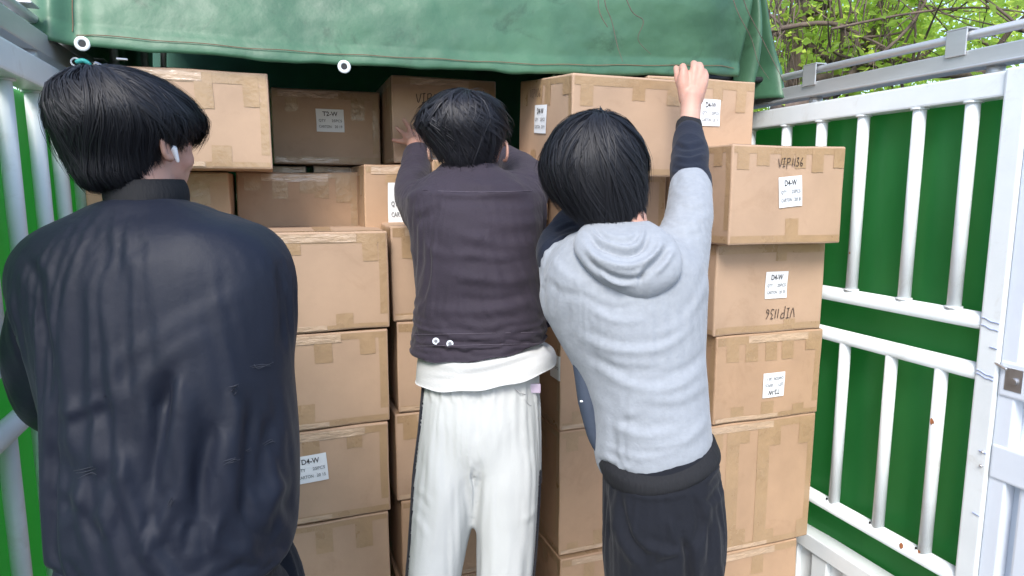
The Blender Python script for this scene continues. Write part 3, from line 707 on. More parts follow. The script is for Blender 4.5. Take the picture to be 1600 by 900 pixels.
def ear(b, P, s, o=0):
    a = np.linspace(-1.9, 2.2, 12)
    pts = [P(s*(o+.077+.012*(1+math.cos(t))/2+.004), -.012-.018*math.cos(t)*1.0, -.012+.030*math.sin(t)*(1.0 if math.sin(t) > 0 else .8)) for t in a]
    b.tube(pts, .0052, seg=8); b.tube([P(s*(.076+o), -.012, .012), P(s*.080, -.018, -.01), P(s*.078, -.004, -.034)], [.012, .011, .008], seg=8)
def hand(b, wrist, palm_dir, across, normal, tips, thumb, scale=1.0, rf=.0082):
    """wrist point; palm box then five separate finger chains ending at the tips (each a list of joint points)"""
    k = wrist+palm_dir*.092*scale
    for i, s in enumerate((-.030, -.010, .010, .029)):
        b.tube([wrist+across*s*.55*scale+palm_dir*.005, wrist+across*s*.9*scale+palm_dir*.05*scale, k+across*s*scale], [.016*scale, .0155*scale, .0125*scale], seg=10)
    for fg in tips:
        r0 = rf*1.12*scale; b.tube(fg, [r0*1.15, r0, r0*.93, r0*.8][:len(fg)] if len(fg) <= 4 else r0, seg=10)
    b.tube(thumb, [.0145*scale, .0115*scale, .0095*scale][:len(thumb)], seg=10)
def finish_body(b, voxel=.0042):
    me = remesh(b, voxel, 3, .45); return me
def fastmesh(name, v, f0, quads):
    lens = np.array([len(f) for f in f0]+[4]*len(quads)); loops = np.concatenate([np.array([i for f in f0 for i in f], int), quads.ravel()])
    me = bpy.data.meshes.new(name); me.vertices.add(len(v)); me.vertices.foreach_set('co', v.ravel().astype(np.float32))
    me.loops.add(len(loops)); me.loops.foreach_set('vertex_index', loops.astype(np.int32)); me.polygons.add(len(lens))
    st_ = np.concatenate([[0], np.cumsum(lens)[:-1]]); me.polygons.foreach_set('loop_start', st_.astype(np.int32))
    me.polygons.foreach_set('use_smooth', np.ones(len(lens), bool)); me.update(calc_edges=True); me.validate(); return me
def hair(parent, mt, c, sil, ry, f, pole_tilt, n, seed, limit, width=.0016, messy=.03, base=.94, endcurl=.0, spin=.35, clumps=70, stray=.04, sway=.12, chaos=.12, tuft=.045, lift=.0, kids=8, spread=.0035):
    rng = np.random.default_rng(seed); f = unit(np.array([f[0], f[1], 0])); r = np.array([f[1], -f[0], 0]); u = V(0, 0, 1)
    ccx, ccy, ccz = proj(np.array([c]))
    ys = np.array([p_[1] for p_ in sil], float); ytop, ybot = ys.min()+1, ys.max()-1; NL = 48
    lv = np.linspace(ybot, ytop, NL); ext = []
    for y_ in lv:                            # left and right ends of the outline at each height
        xs = []
        for q_ in range(len(sil)):
            (x0, y0), (x1, y1) = sil[q_], sil[(q_+1) % len(sil)]
            if (y0-y_)*(y1-y_) <= 0 and y0 != y1: xs.append(x0+(x1-x0)*(y_-y0)/(y1-y0))
        ext.append((min(xs), max(xs)))
    ext = np.array(ext); zz = -(lv-ccy[0])*ccz[0]/FPX; wmax = (ext[:, 1]-ext[:, 0]).max()
    for q_ in range(NL):                     # round the crown off instead of a flat lid
        pass
    yy = ry*np.clip((ext[:, 1]-ext[:, 0])/wmax, 0, 1); yy = np.where(zz < 0, np.minimum(np.maximum(yy, ry*.72), (ext[:, 1]-ext[:, 0])*ccz[0]/FPX*.62), yy)
    tgt = ext.copy(); cur = ext.copy(); an_ = np.linspace(0, 2*math.pi, 40)
    for _ in range(4):
        for q_ in range(NL):
            Lm, Rm = (cur[q_]-ccx[0])*ccz[0]/FPX; ring = c+np.outer((Lm+Rm)/2+np.cos(an_)*(Rm-Lm)/2, CR)+np.outer(np.sin(an_)*yy[q_], FW)+V(0, 0, zz[q_])
            sx, _y, _z = proj(ring); cur[q_] = np.clip(cur[q_]+.8*(tgt[q_]-np.array([sx.min(), sx.max()])), tgt[q_]-40, tgt[q_]+40)
    Lz, Rz = (cur[:, 0]-ccx[0])*ccz[0]/FPX, (cur[:, 1]-ccx[0])*ccz[0]/FPX
    def shell(D, k):                         # D unit world directions, k layer factor -> points on the head of hair
        D = np.atleast_2d(D); x = D@CR; y = D@FW; z = D[:, 2]; h_ = np.maximum(np.hypot(x, y), 1e-6)
        e_ = np.arcsin(np.clip(z, -1, 1)); Z = np.where(z > 0, np.sin(e_)*zz[-1]*.94, np.sin(np.clip(e_*1.25, -1.57, 0))*(-zz[0]))
        l_, r_, d_ = np.interp(Z, zz, Lz), np.interp(Z, zz, Rz), np.interp(Z, zz, yy)
        cap = np.where(z > 0, np.clip(np.cos(e_)/np.maximum(np.sqrt(np.maximum(1-(Z/zz[-1])**2, 1e-4)), .05), 0, 1), 1.0)
        cap = np.minimum(cap, np.where(z > .9, np.cos(e_)/.436, 1))
        return c+(k*((l_+r_)/2*np.minimum(1, cap)+x/h_*(r_-l_)/2*cap))[:, None]*CR+np.outer(k*y/h_*d_*cap, FW)+np.outer(k*Z, V(0, 0, 1))
    pole = unit(-f*math.sin(pole_tilt[0])+r*pole_tilt[1]+u*math.cos(pole_tilt[0])); e1 = unit(np.cross(pole, f)); e2 = np.cross(pole, e1)
    basis = np.stack([r, f, u])
    def local(dirs): return dirs@basis.T                # to head frame
    def lim(az): return np.interp(np.abs(az), *limit)    # elevation limit against azimuth from the back (0) to the face (180)
    b = MB()
    # solid under-layer
    q = MB(); q.ball((0, 0, 0), 1.0, 64); D = q.v[0]; D /= np.linalg.norm(D, axis=1, keepdims=True)
    az = np.degrees(np.arctan2(D[:, 0], -D[:, 1])); el = np.degrees(np.arcsin(np.clip(D[:, 2], -1, 1)))
    k = np.clip((el-lim(az)-2)/10, 0, 1); rr = .60+(base-.60)*k; rr = rr+.018*noise(D*6, 1, seed)*k
    q.v[0] = shell(D@basis, rr); b.merge(q)
    cl_az = rng.random(clumps)*2*math.pi; allv = []; allf = []; cnt = 0; STEPS = 13
    for i in range(n):
        phi = rng.random()*2*math.pi
        j = np.argmin(np.abs((cl_az-phi+math.pi) % (2*math.pi)-math.pi)); pull = .75*rng.random()
        phic = phi+((cl_az[j]-phi+math.pi) % (2*math.pi)-math.pi)*pull
        th0 = math.radians(2+85*rng.random()**1.2) if rng.random() < .8 else .04; lay = .985+messy*rng.normal()+tuft*math.sin(j*7.7); is_stray = rng.random() < stray
        if is_stray: lay += .075*rng.random()**2
        th = th0; pts = []; dth = math.radians(7+3*rng.random()); extra = rng.random()*9+sway*20*math.sin(j*3.1); w_ph = rng.random()*6
        drift = chaos*rng.normal()
        for s in range(STEPS*2):
            tl = s/STEPS; p_ = phi+(phic-phi)*min(tl, 1)+spin*th+drift*(th-th0)*1.4+sway*math.sin(th*2.2+j)
            d = math.sin(th)*(math.cos(p_)*e1+math.sin(p_)*e2)+math.cos(th)*pole
            dl = basis@d; dl /= np.linalg.norm(dl); a_ = math.degrees(math.atan2(dl[0], -dl[1])); e_ = math.degrees(math.asin(max(-1, min(1, dl[2]))))
            if e_ < lim(a_)-extra*.6+3: break
            g_ = lay-(.05 if s == 0 else 0)+lift*math.sin(min(1, s/5)*1.57)
            pts.append((dl, g_))
            th += dth
            if th > 2.9: break
        if len(pts) < 3: continue
        if len(pts) > STEPS: pts = pts[:STEPS+6]
        P = shell(np.array([q_[0] for q_ in pts])@basis, np.array([q_[1] for q_ in pts])); m_ = len(P)
        t = np.linspace(0, 1, m_)[:, None]; ctr = P-c; ctr /= np.linalg.norm(ctr, axis=1, keepdims=True)
        P = P+ctr*(endcurl*(t**3)*(rng.normal()*.5+.7))+rng.normal(size=3)*.003*t
        tn = np.gradient(P, axis=0); tn /= np.linalg.norm(tn, axis=1, keepdims=True)+1e-9
        side_ = np.cross(tn, ctr); side_ /= np.linalg.norm(side_, axis=1, keepdims=True)+1e-9
        for kid in range(1 if is_stray else kids):              # a lock: several hairs that draw together towards the tip
            lo = rng.normal()*spread; up_ = rng.normal()*spread*.35; w_k = rng.normal()*spread*.7
            cut = m_-int(rng.integers(0, max(2, m_//4))) if m_ > 5 else m_
            K = P+side_*(lo*(1-.55*t)+w_k*np.sin(t*4+kid)*.5)+ctr*(up_*(1-.3*t)-.0025*(t**2)); K = K[:cut]; tk = t[:cut]/t[cut-1]
            tilt = rng.normal()*.22; sd = side_[:cut]*math.cos(tilt)+ctr[:cut]*math.sin(tilt)
            wd = width*(.6+.9*rng.random())*np.clip((1-tk)*3.5+.06, 0, 1)
            allv.append(K-sd*wd); allv.append(K+sd*wd); ix = np.arange(cut-1)+cnt
            allf.append(np.stack([ix, ix+1, ix+cut+1, ix+cut], 1)); cnt += 2*cut
    base_ = b; me = fastmesh('hair', np.vstack([np.vstack(base_.v)]+allv), [f for f in base_.f], np.vstack(allf)+base_.n)
    return link('hair', me, mt, parent)
def obj_child(name, mb, m, parent, smooth=True, recalc=False, **k):
    return link(name, mb.mesh(name), m, parent, smooth, **k)
def drape(me, pin, grow=.06, frames=16, gap=.014, bend=.4, mass=.3, stiff=15):
    """let the cloth, cut a little too large, settle under gravity on the figure inside it"""
    v, n = get_vn(me); w_ = np.clip(pin(v), 0, 1)
    inner = me.copy(); set_v(inner, v-n*(gap+.006*noise(v, 9, 77))[:, None]*(1-w_)[:, None]-n*.002)
    co = bpy.data.objects.new('inner', inner); scene.collection.objects.link(co); cm = co.modifiers.new('c', 'COLLISION'); co.collision.thickness_outer = .002; co.collision.cloth_friction = 20
    o = bpy.data.objects.new('cloth', me); scene.collection.objects.link(o); vg = o.vertex_groups.new(name='pin')
    for lv in range(1, 21):
        ids = np.where(np.round(w_*20) == lv)[0]
        if len(ids): vg.add([int(i) for i in ids], lv/20, 'REPLACE')
    c = o.modifiers.new('c', 'CLOTH'); q = c.settings; q.quality = 5; q.mass = mass; q.tension_stiffness = q.compression_stiffness = stiff; q.shear_stiffness = stiff*.5; q.bending_stiffness = bend
    q.tension_damping = q.compression_damping = 10; q.air_damping = 3; q.vertex_group_mass = 'pin'; q.shrink_min = -grow; q.shrink_max = -grow; q.pin_stiffness = 1
    c.collision_settings.distance_min = .002; c.collision_settings.collision_quality = 2
    c.point_cache.frame_start = 1; c.point_cache.frame_end = frames; scene.frame_start = 1; scene.frame_end = max(frames, 2)
    for f in range(1, frames+1): scene.frame_set(f)
    sb = o.modifiers.new('s', 'SUBSURF'); sb.levels = 1
    dg = bpy.context.evaluated_depsgraph_get(); out = bpy.data.meshes.new_from_object(o.evaluated_get(dg))
    bpy.data.objects.remove(o); bpy.data.objects.remove(co); scene.frame_set(1)
    return out
def near(pts, r0, r1):                     # pinning weight: 1 within r0 of any of the points, 0 beyond r1
    P_ = np.array(pts)
    return lambda v: 1-np.clip((np.min(np.linalg.norm(v[:, None]-P_[None], axis=2), axis=1)-r0)/(r1-r0), 0, 1)
def garment(name, b, m, parent, lines=(), nz=(), voxel=.006, smooth=5, hemcut=None, gain=1.15, cloth=None):
    if cloth:
        me = remesh(b, cloth.pop('voxel', .010), smooth); me = drape(me, **cloth); folds(me, lines, nz, gain)
    else: me = remesh(b, voxel, smooth); folds(me, lines, nz, gain)
    if hemcut:                              # crisp hem: (x, y) left, (x, y) right, depth, droop in the middle
        (xa, ya), (xb, yb), dd, dr = hemcut; A_, B_ = at(xa, ya, dd), at(xb, yb, dd); v, n = get_vn(me); h = B_-A_; hh = h*np.array([1, 1, 0]); t = ((v-A_)@hh)/(hh@hh)
        zp = A_[2]+h[2]*t-dr*(1-(2*t-1)**2)+.002*np.sin(t*23); low = v[:, 2] < zp; v[low, 2] = zp[low]; set_v(me, v)
    return link(name, me, m, parent, smooth=True)
def legs(b, hipL, hipR, r_h, r_k, r_a, kneeL, kneeR, footL, footR):
    for h, k, ft in ((hipL, kneeL, footL), (hipR, kneeR, footR)):
        b.tube([h, (h+k)/2, k, (k+ft)/2, ft], [r_h, (r_h+r_k)/2, r_k, (r_k+r_a)/2, r_a], seg=24)
def shoes(parent, feet, fwd, m):
    for ft in feet:
        b = MB(); p = V(ft[0], ft[1], .045)
        b.tube([p-fwd*.05, p+fwd*.05, p+fwd*.14, p+fwd*.19], [.043, .045, .042, .032], seg=16)
        s_ = MB(); me = remesh(b, .006, 3); v, _ = get_vn(me); v[:, 2] = np.clip(v[:, 2], .002, None); set_v(me, v); link('shoe', me, m, parent, smooth=True)
FW = unit(np.array([CF[0], CF[1], 0])); RT = CR
def eyes(parent, P):
    for s in (-1, 1):
        b = MB(); b.ball(P(s*.030, .066, -.006), .0115, 16); e_ = obj_child('eye', b, EYEW, parent)
        b = MB(); b.ball(P(s*.030, .0745, -.006), .0055, 12); obj_child('iris', b, IRIS, e_)

# ---- person in the navy bomber jacket (nearest, left)
d = 1.05
P1face = unit(FW*math.cos(math.radians(22))+RT*math.sin(math.radians(22)))
rowsJ = [row(172, 282, 308, d, .050), row(150, 300, 318, d, .062), row(108, 360, 330, d, .085), row(55, 422, 352, d, .108), row(12, 455, 382, d, .122), row(-4, 466, 420, d, .132), row(4, 466, 470, d, .137),
         row(34, 459, 530, d, .14), row(52, 463, 590, d, .14), row(58, 467, 650, d, .14), row(64, 467, 710, d, .14), row(70, 464, 770, d, .14), row(78, 456, 815, d, .14), row(92, 446, 850, d, .135), row(112, 436, 878, d, .125)]
hd1 = at(213, 216, 1.065)
bb, P1 = headpts(hd1, P1face, .95)
ear(bb, P1, 1); ear(bb, P1, -1)
bb.tube([at(215, 262, 1.06), at(222, 320, 1.06), at(222, 350, 1.07)], [.052, .055, .06], seg=24)
bb.rings(resample(shrink(rowsJ[1:-1], .66)))
hipL, hipR = at(190, 905, 1.07), at(345, 905, 1.07)
kL, kR = at(180, 1260, 1.15), at(385, 1260, 1.12); fL, fR = V(kL[0], kL[1]+.05, .08), V(kR[0]+.02, kR[1], .08)
bb.ball((hipL+hipR)/2+V(0, 0, .04), (.13, .10, .16), 24)
legs(bb, hipL, hipR, .065, .05, .038, kL, kR, fL, fR)
for ft in (fL, fR): bb.tube([V(ft[0], ft[1], .05), V(ft[0], ft[1], .05)+P1face*.10, V(ft[0], ft[1], .04)+P1face*.15], [.036, .036, .026], seg=12)
armsJ = [([at(98, 432, 1.10), at(68, 520, 1.14), at(72, 598, 1.21), at(130, 630, 1.36), at(190, 610, 1.50)], [.068, .063, .058, .050, .044]),
         ([at(378, 428, 1.10), at(396, 520, 1.15), at(392, 600, 1.24), at(350, 620, 1.38), at(310, 600, 1.52)], [.066, .060, .056, .050, .042])]
for pts, rr in armsJ: bb.tube(pts, [r_*.66 for r_ in rr], seg=20)
for pts, sgn in ((armsJ[0][0], 1), (armsJ[1][0], -1)):
    wr = pts[-1]; pd = unit(wr-pts[-2]); ac = unit(np.cross(pd, V(0, 0, 1)))*sgn; up = V(0, 0, 1)
    kk = wr+pd*.09
    hand(bb, wr, pd, ac, up, [[kk+ac*s, kk+ac*s*1.1+pd*.035-up*.008, kk+ac*s*1.1+pd*(.055+l)-up*.022, kk+ac*s*1.05+pd*(.068+l)-up*.036] for s, l in ((-.030, -.008), (-.010, .004), (.010, .008), (.029, 0))],
         [wr+ac*-.018+pd*.02, wr-ac*.045+pd*.055, wr-ac*.050+pd*.085])
me = finish_body(bb); p1 = link('person', me, SKIN, smooth=True, label='person in a navy bomber jacket wearing a white earbud, nearest, back turned', category='person', group='people loading cartons into the truck')
eyes(p1, P1)
jb = MB(); jb.rings(resample(rowsJ))
for pts, rr in armsJ: jb.tube(pts, rr, seg=24)
L1 = [([(560*.467, 575), (255, 640), (240, 720), (232, 800)], 16, -.022), ([(345, 640), (325, 700), (312, 780), (318, 850)], 18, -.020), ([(275, 580), (262, 600), (248, 650)], 12, -.012),
      ([(120, 610), (170, 650), (205, 720)], 24, -.008), ([(60, 690), (110, 735), (180, 760)], 24, -.009), ([(170, 620), (120, 640), (90, 650)], 14, .010),
      ([(300, 590), (292, 700), (285, 820)], 16, .012), ([(368, 600), (372, 700), (358, 820)], 16, .010), ([(395, 620), (385, 720), (378, 840)], 12, -.012),
      ([(425, 640), (410, 720), (400, 790)], 14, -.014), ([(448, 740), (420, 790), (405, 840)], 14, .014), ([(95, 840), (120, 790), (135, 700)], 12, .007), ([(75, 770), (120, 800), (170, 860)], 12, -.006), ([(150, 860), (185, 780), (200, 700)], 10, .006),
      ([(150, 830), (165, 790), (190, 720)], 12, .009), ([(240, 860), (262, 800), (280, 760)], 12, .010), ([(210, 560), (300, 500), (400, 440)], 16, .003), ([(120, 600), (220, 540), (330, 470)], 16, .003),
      ([(170, 650), (260, 560), (340, 510)], 18, .005), ([(60, 480), (75, 560), (72, 640)], 10, -.014), ([(40, 400), (58, 440), (62, 520)], 12, -.010), ([(435, 400), (445, 470), (440, 560)], 9, -.010), ([(130, 350), (170, 400), (180, 460)], 26, -.005),
      ([(90, 470), (180, 420), (300, 400)], 22, .002), ([(20, 450), (22, 520), (40, 580)], 9, .008), ([(225, 880), (230, 850), (238, 820)], 8, .008), ([(330, 870), (335, 830), (345, 800)], 8, .008), ([(290, 870), (292, 840), (300, 810)], 8, -.008)]
jk = garment('bomber_jacket', jb, NAVY, p1, L1, [((1, 1, .4), 10, .0016, 3), ((1, 1, .35), 26, .0008, 9)], voxel=.0055, smooth=6, gain=.55,
             cloth=dict(pin=lambda v: np.maximum(np.clip((.985-v[:, 2])/.02, 0, 1)*0+np.clip((at(200, 860, 1.05)[2]+.02-v[:, 2])/.03, 0, 1), np.maximum(near([at(228, 305, 1.06)], .07, .11)(v), near([armsJ[0][0][-1], armsJ[1][0][-1]], .06, .09)(v))), grow=.055, frames=20, gap=.009, bend=1.2))
cb = MB(); cb.rings(resample([row(168, 296, 326, 1.06, .066, yr=322), row(160, 297, 312, 1.06, .066, yr=306), row(160, 294, 296, 1.06, .064, yr=290), row(166, 288, 284, 1.06, .060, yr=280)]), cap=False)
cv = obj_child('collar', cb, RIB, p1); m_ = cv.modifiers.new('t', 'SOLIDIFY'); m_.thickness = .006
hb = MB(); hb.rings(resample([row(106, 440, 868, d, .128), row(112, 438, 885, d, .13), row(114, 436, 915, d, .128), row(118, 432, 935, d, .122)]))
me = remesh(hb, .006, 3); link('waistband', me, RIB, p1, smooth=True)
b = MB()     # pale scuff marks on the jacket back
jv, jn = get_vn(jk.data); jpx, jpy, jz = proj(jv); facing = ((jn*(CC-jv)).sum(1) > 0)
def onto(px_, py_, off=.0016):
    k = np.argmin((jpx-px_)**2+(jpy-py_)**2+np.where(facing, 0, 1e9)); return at(px_, py_, jz[k])+unit(CC-jv[k])*off
for (x0, y0, x1, y1, w_) in ((207, 622, 211, 631, .0022), (158, 612, 176, 622, .001), (357, 606, 373, 601, .0016), (363, 614, 368, 607, .0012), (395, 575, 425, 572, .0008), (350, 722, 373, 715, .0012), (385, 706, 392, 703, .0008), (262, 790, 268, 779, .0008), (414, 693, 430, 688, .0008), (120, 742, 150, 735, .0008)):
    for k in range(3):
        j0 = RNG.normal(size=2)*3; a_, c_ = onto(x0+j0[0], y0+j0[1]), onto((x0+x1)/2+j0[1], (y0+y1)/2+j0[0])
        b.tube([a_, c_, onto(x1+j0[0], y1+j0[1])], [.0003, w_*.75, .0003], seg=5)
obj_child('chalk_scuff', b, mat('scuff', (.034, .038, .052), .9), jk)
tb_ = MB(); tb_.rings(resample([row(125, 430, 870, d, .115), row(122, 440, 930, d, .12), row(130, 445, 980, d, .118)]))
legs(tb_, at(195, 960, 1.07), at(365, 960, 1.09), .098, .080, .062, kL, kR, fL+V(0, 0, .03), fR+V(0, 0, .03))
tb_.tube([at(385, 840, 1.20), at(408, 900, 1.20), at(425, 1000, 1.19)], [.060, .070, .075], seg=20)
garment('trousers', tb_, CHAR, p1, [([(440, 850), (455, 890), (462, 930)], 6, .006)], [((1, 1, .5), 8, .004, 5)], voxel=.008)
shoes(p1, (fL, fR), P1face, CHAR)
hair(p1, HAIR, at(193, 205, 1.06), [(185,108),(230,112),(270,130),(300,155),(318,185),(314,208),(300,224),(285,240),(275,262),(268,285),(235,297),(200,290),(172,292),(152,293),(136,288),(118,270),(95,240),(78,205),(70,180),(75,150),(100,125),(140,111)], .135, P1face, (.30, .12), 3000, 21, ([0, 60, 86, 95, 103, 112, 130, 180], [-74, -72, -64, -26, -12, -16, -14, -10]), width=.00052, messy=.020, base=.955, endcurl=.008, spin=.30, clumps=50, stray=.10, sway=.2, chaos=.16)
b = MB(); q = P1(.089, -.005, -.020); b.tube([q, q+unit(P1face)*.003+V(0, 0, -.009), q+P1face*.006+V(0, 0, -.018)], [.0052, .004, .0026], seg=12); obj_child('earbud', b, mat('earbud', (.8, .8, .82), .2), p1)

# ---- person in the plum jacket and white trousers (middle)
d = 1.76
rowsP = [row(694, 772, 260, d, .050), row(668, 800, 272, d, .075), row(645, 832, 288, d, .10), row(634, 846, 310, d, .118), row(638, 850, 340, d, .13), row(646, 850, 375, d, .135), row(650, 850, 420, d, .135), row(650, 851, 460, d, .135),
         row(646, 852, 500, d, .138), row(642, 852, 530, d, .14, yr=524), row(641, 851, 552, d, .14, yr=540), row(642, 850, 575, d, .138, yr=562)]
P2face = unit(FW*math.cos(math.radians(6))-RT*math.sin(math.radians(6)))
bb, P2 = headpts(at(731, 231, 1.775), P2face, .95); ear(bb, P2, 1, .016); ear(bb, P2, -1, .016)
bb.tube([at(733, 240, 1.77), at(735, 285, 1.77), at(738, 310, 1.77)], [.054, .056, .06], seg=24)
bb.rings(resample(shrink(rowsP[1:-2], .72)))
armP = [([at(678, 324, 1.78), at(652, 312, 1.90), at(645, 288, 2.00), at(650, 262, 2.09), at(653, 244, 2.14)], [.078, .062, .056, .050, .045]),
        ([at(808, 318, 1.78), at(822, 286, 1.92), at(812, 268, 2.02), at(792, 252, 2.12), at(770, 240, 2.17)], [.080, .068, .060, .052, .046])]
for pts, rr in armP: bb.tube(pts, [r_*.64 for r_ in rr], seg=18)
D2 = 2.235
wr = at(651, 238, 2.165); bb.tube([at(652, 250, 2.13), wr, at(648, 226, 2.20)], [.028, .026, .028], seg=14)
def F2(*p): return [at(*q) for q in p]
fing = [F2((637, 222, 2.225), (627, 221, 2.24), (614, 219, 2.25)), F2((637, 216, 2.225), (629, 208, 2.245), (620, 200, 2.25)), F2((643, 211, 2.225), (638, 198, 2.245), (631, 187, 2.25)), F2((651, 209, 2.225), (652, 197, 2.245), (651, 186, 2.25))]
for k, fg in enumerate(fing): bb.tube([at(648, 226, 2.20)]+fg, [.016, .0105, .0088, .007], seg=10)
bb.tube(F2((655, 228, 2.20), (663, 217, 2.225), (669, 207, 2.245)), [.014, .011, .0085], seg=10)
# the other hand, flat on the carton behind the head
wr2 = at(764, 236, 2.185)
for dx, l in ((-18, 30), (-9, 36), (0, 36), (9, 32)): bb.tube([wr2, at(762+dx*.8, 222, 2.22), at(760+dx*1.1, 222-l*.6, 2.25), at(759+dx*1.3, 222-l, 2.255)], [.018, .0115, .009, .007], seg=10)
bb.tube([wr2, at(744, 226, 2.22), at(736, 218, 2.25)], [.015, .011, .0085], seg=10)
hipL, hipR = at(705, 640, 1.74), at(790, 640, 1.74); kL, kR = at(684, 880, 1.74), at(790, 880, 1.78); fL, fR = V(kL[0]-.02, kL[1]-.04, .08), V(kR[0]+.01, kR[1]-.02, .08)
bb.ball((hipL+hipR)/2+V(0, 0, .06), (.095, .075, .15), 24); legs(bb, hipL, hipR, .050, .040, .036, kL, kR, fL, fR)
for ft in (fL, fR): bb.tube([V(ft[0], ft[1], .05), V(ft[0], ft[1], .05)+P2face*.10, V(ft[0], ft[1], .04)+P2face*.15], [.036, .036, .026], seg=12)
me = finish_body(bb, .004); p2 = link('person', me, SKIN, smooth=True, label='person in a plum jacket and white trousers reaching up with one spread hand', category='person', group='people loading cartons into the truck')
eyes(p2, P2)
jb = MB(); jb.rings(resample(rowsP))
for pts, rr in armP: jb.tube(pts, rr, seg=24)
jb.tube([at(842, 400, 1.84), at(850, 460, 1.86), at(858, 498, 1.87), at(852, 522, 1.86)], [.03, .03, .024, .012], seg=14)
L2 = [([(655, 300), (740, 306), (840, 300)], 5, .007), ([(660, 318), (740, 312), (840, 322)], 9, -.006), ([(700, 272), (760, 292), (835, 296)], 10, .008), ([(850, 380), (780, 382), (700, 360)], 9, .007), ([(850, 430), (780, 440), (690, 425)], 9, .008), ([(846, 455), (770, 470), (700, 462)], 8, -.006),
      ([(655, 480), (740, 488), (845, 470)], 9, .007), ([(700, 400), (770, 412), (850, 402)], 8, -.006), ([(660, 380), (700, 400), (760, 400)], 8, .005), ([(848, 345), (800, 350), (740, 345)], 9, .006), ([(668, 330), (672, 400), (668, 520)], 3.5, -.004), ([(642, 523), (740, 536), (850, 512)], 4, -.005),
      ([(640, 300), (650, 285), (670, 275)], 6, -.009), ([(632, 315), (650, 302), (676, 292)], 6, .007), ([(625, 270), (645, 268), (662, 262)], 6, .006), ([(628, 285), (648, 280), (664, 275)], 5, -.006), ([(648, 345), (672, 335), (690, 320)], 8, -.007),
      ([(800, 262), (825, 272), (842, 290)], 6, -.007), ([(780, 268), (800, 280), (820, 300)], 6, .006), ([(835, 310), (846, 360), (846, 420)], 6, -.006), ([(700, 500), (760, 510), (840, 495)], 7, .005)]
jk = garment('jacket', jb, PLUM, p2, L2, [((1, 1, 1.7), 9, .0028, 13), ((1, 1, 1), 30, .0007, 4)], voxel=.0058, smooth=4, gain=.6, cloth=dict(pin=lambda v: np.maximum(np.clip((at(740, 530, 1.76)[2]-v[:, 2])/.03, 0, 1), np.maximum(near([at(733, 262, 1.76)], .06, .10)(v), near([armP[0][0][-1], armP[1][0][-1]], .04, .07)(v))), grow=.045, frames=16, gap=.006, bend=.5), hemcut=((641, 547), (851, 524), d, .012))
cb = MB(); cb.rings(resample([row(672, 790, 280, 1.765, .075), row(680, 784, 266, 1.768, .072), row(690, 777, 256, 1.77, .066)]), cap=False)
o = obj_child('collar', cb, PLUM, p2); o.modifiers.new('t', 'SOLIDIFY').thickness = .007
jv, jn = get_vn(jk.data); jpx, jpy, jz = proj(jv); facing = ((jn*(CC-jv)).sum(1) > 0)
for (x, y) in ((681, 533), (703, 537), (839, 518)):
    c = onto(x, y, .002); dr = unit(CC-c); b = MB(); b.tube([c-dr*.002, c+dr*.0025], .0085, seg=18, ends=False); bt = obj_child('button', b, STEEL, jk, smooth=False)
    b = MB(); b.tube([c+dr*.0026, c+dr*.0036], .0045, seg=14, ends=False); obj_child('button_centre', b, mat('dark_steel', (.15, .15, .16), .4, metal=.8), bt, smooth=False)
b = MB()
for yy in (519, 545): b.tube([onto(x, yy+ (x-645)*(-.02) + (4 if yy < 530 else -4), .0012) for x in range(646, 850, 8)], .0006, seg=4, smooth=False)
b.tube([onto(x, 297+3*math.sin((x-660)/60), .0012) for x in range(660, 842, 8)], .0006, seg=4, smooth=False)
obj_child('seam_stitching', b, mat('plum_thread', (.13, .11, .14), .8), jk)
sb = MB(); sb.rings(resample([row(664, 838, 520, 1.755, .105), row(658, 846, 536, 1.755, .118), row(653, 856, 558, 1.755, .132, yr=540), row(651, 867, 582, 1.755, .138, yr=550), row(650, 868, 600, 1.755, .140, yr=572), row(650, 866, 630, 1.755, .138, yr=600)]))
garment('t_shirt', sb, COTTON, p2, [([(655, 565), (740, 570), (850, 548)], 7, .006), ([(700, 590), (770, 580), (860, 548)], 6, -.005), ([(651, 588), (740, 592), (868, 556)], 3, -.0025), ([(840, 530), (850, 550), (868, 560)], 6, .006)], [((1, 1, .7), 9, .003, 6)], voxel=.006, smooth=3, hemcut=((650, 592), (869, 562), 1.755, .010))
tb_ = MB(); tb_.rings(resample([row(662, 843, 560, 1.75, .116), row(664, 842, 585, 1.75, .118), row(658, 846, 612, 1.75, .125), row(653, 848, 650, 1.75, .13), row(652, 846, 690, 1.75, .12), row(664, 834, 706, 1.75, .11)]))
def legrows(rows, dd, hd): return resample([row(a, c_, y, dd+dz, h) for (a, c_, y, dz, h) in rows])
def toground(xl, xr, dd, z, hd):
    L = at(xl, 900, dd); R_ = at(xr, 900, dd); c = (L+R_)/2; c[2] = z; a = (R_-L)/2; a[2] = 0; n = 56; an = np.arange(n)*2*math.pi/n
    return c+np.outer(np.cos(an), a)+np.outer(np.sin(an), FW*hd)
tb_.rings(legrows([(658, 752, 640, 0, .10), (649, 753, 690, 0, .112), (644, 746, 740, 0, .112), (639, 735, 800, 0, .108), (636, 723, 850, 0, .105), (632, 713, 900, 0, .10)], 1.75, 0)+[toground(626, 700, 1.76, .35, .09), toground(622, 700, 1.75, .06, .09)])
tb_.rings(legrows([(742, 842, 640, 0, .10), (739, 848, 690, 0, .112), (738, 845, 740, 0, .112), (742, 838, 800, .01, .108), (742, 833, 850, .015, .105), (743, 828, 900, .02, .10)], 1.75, 0)+[toground(745, 820, 1.77, .35, .09), toground(747, 822, 1.76, .06, .09)])
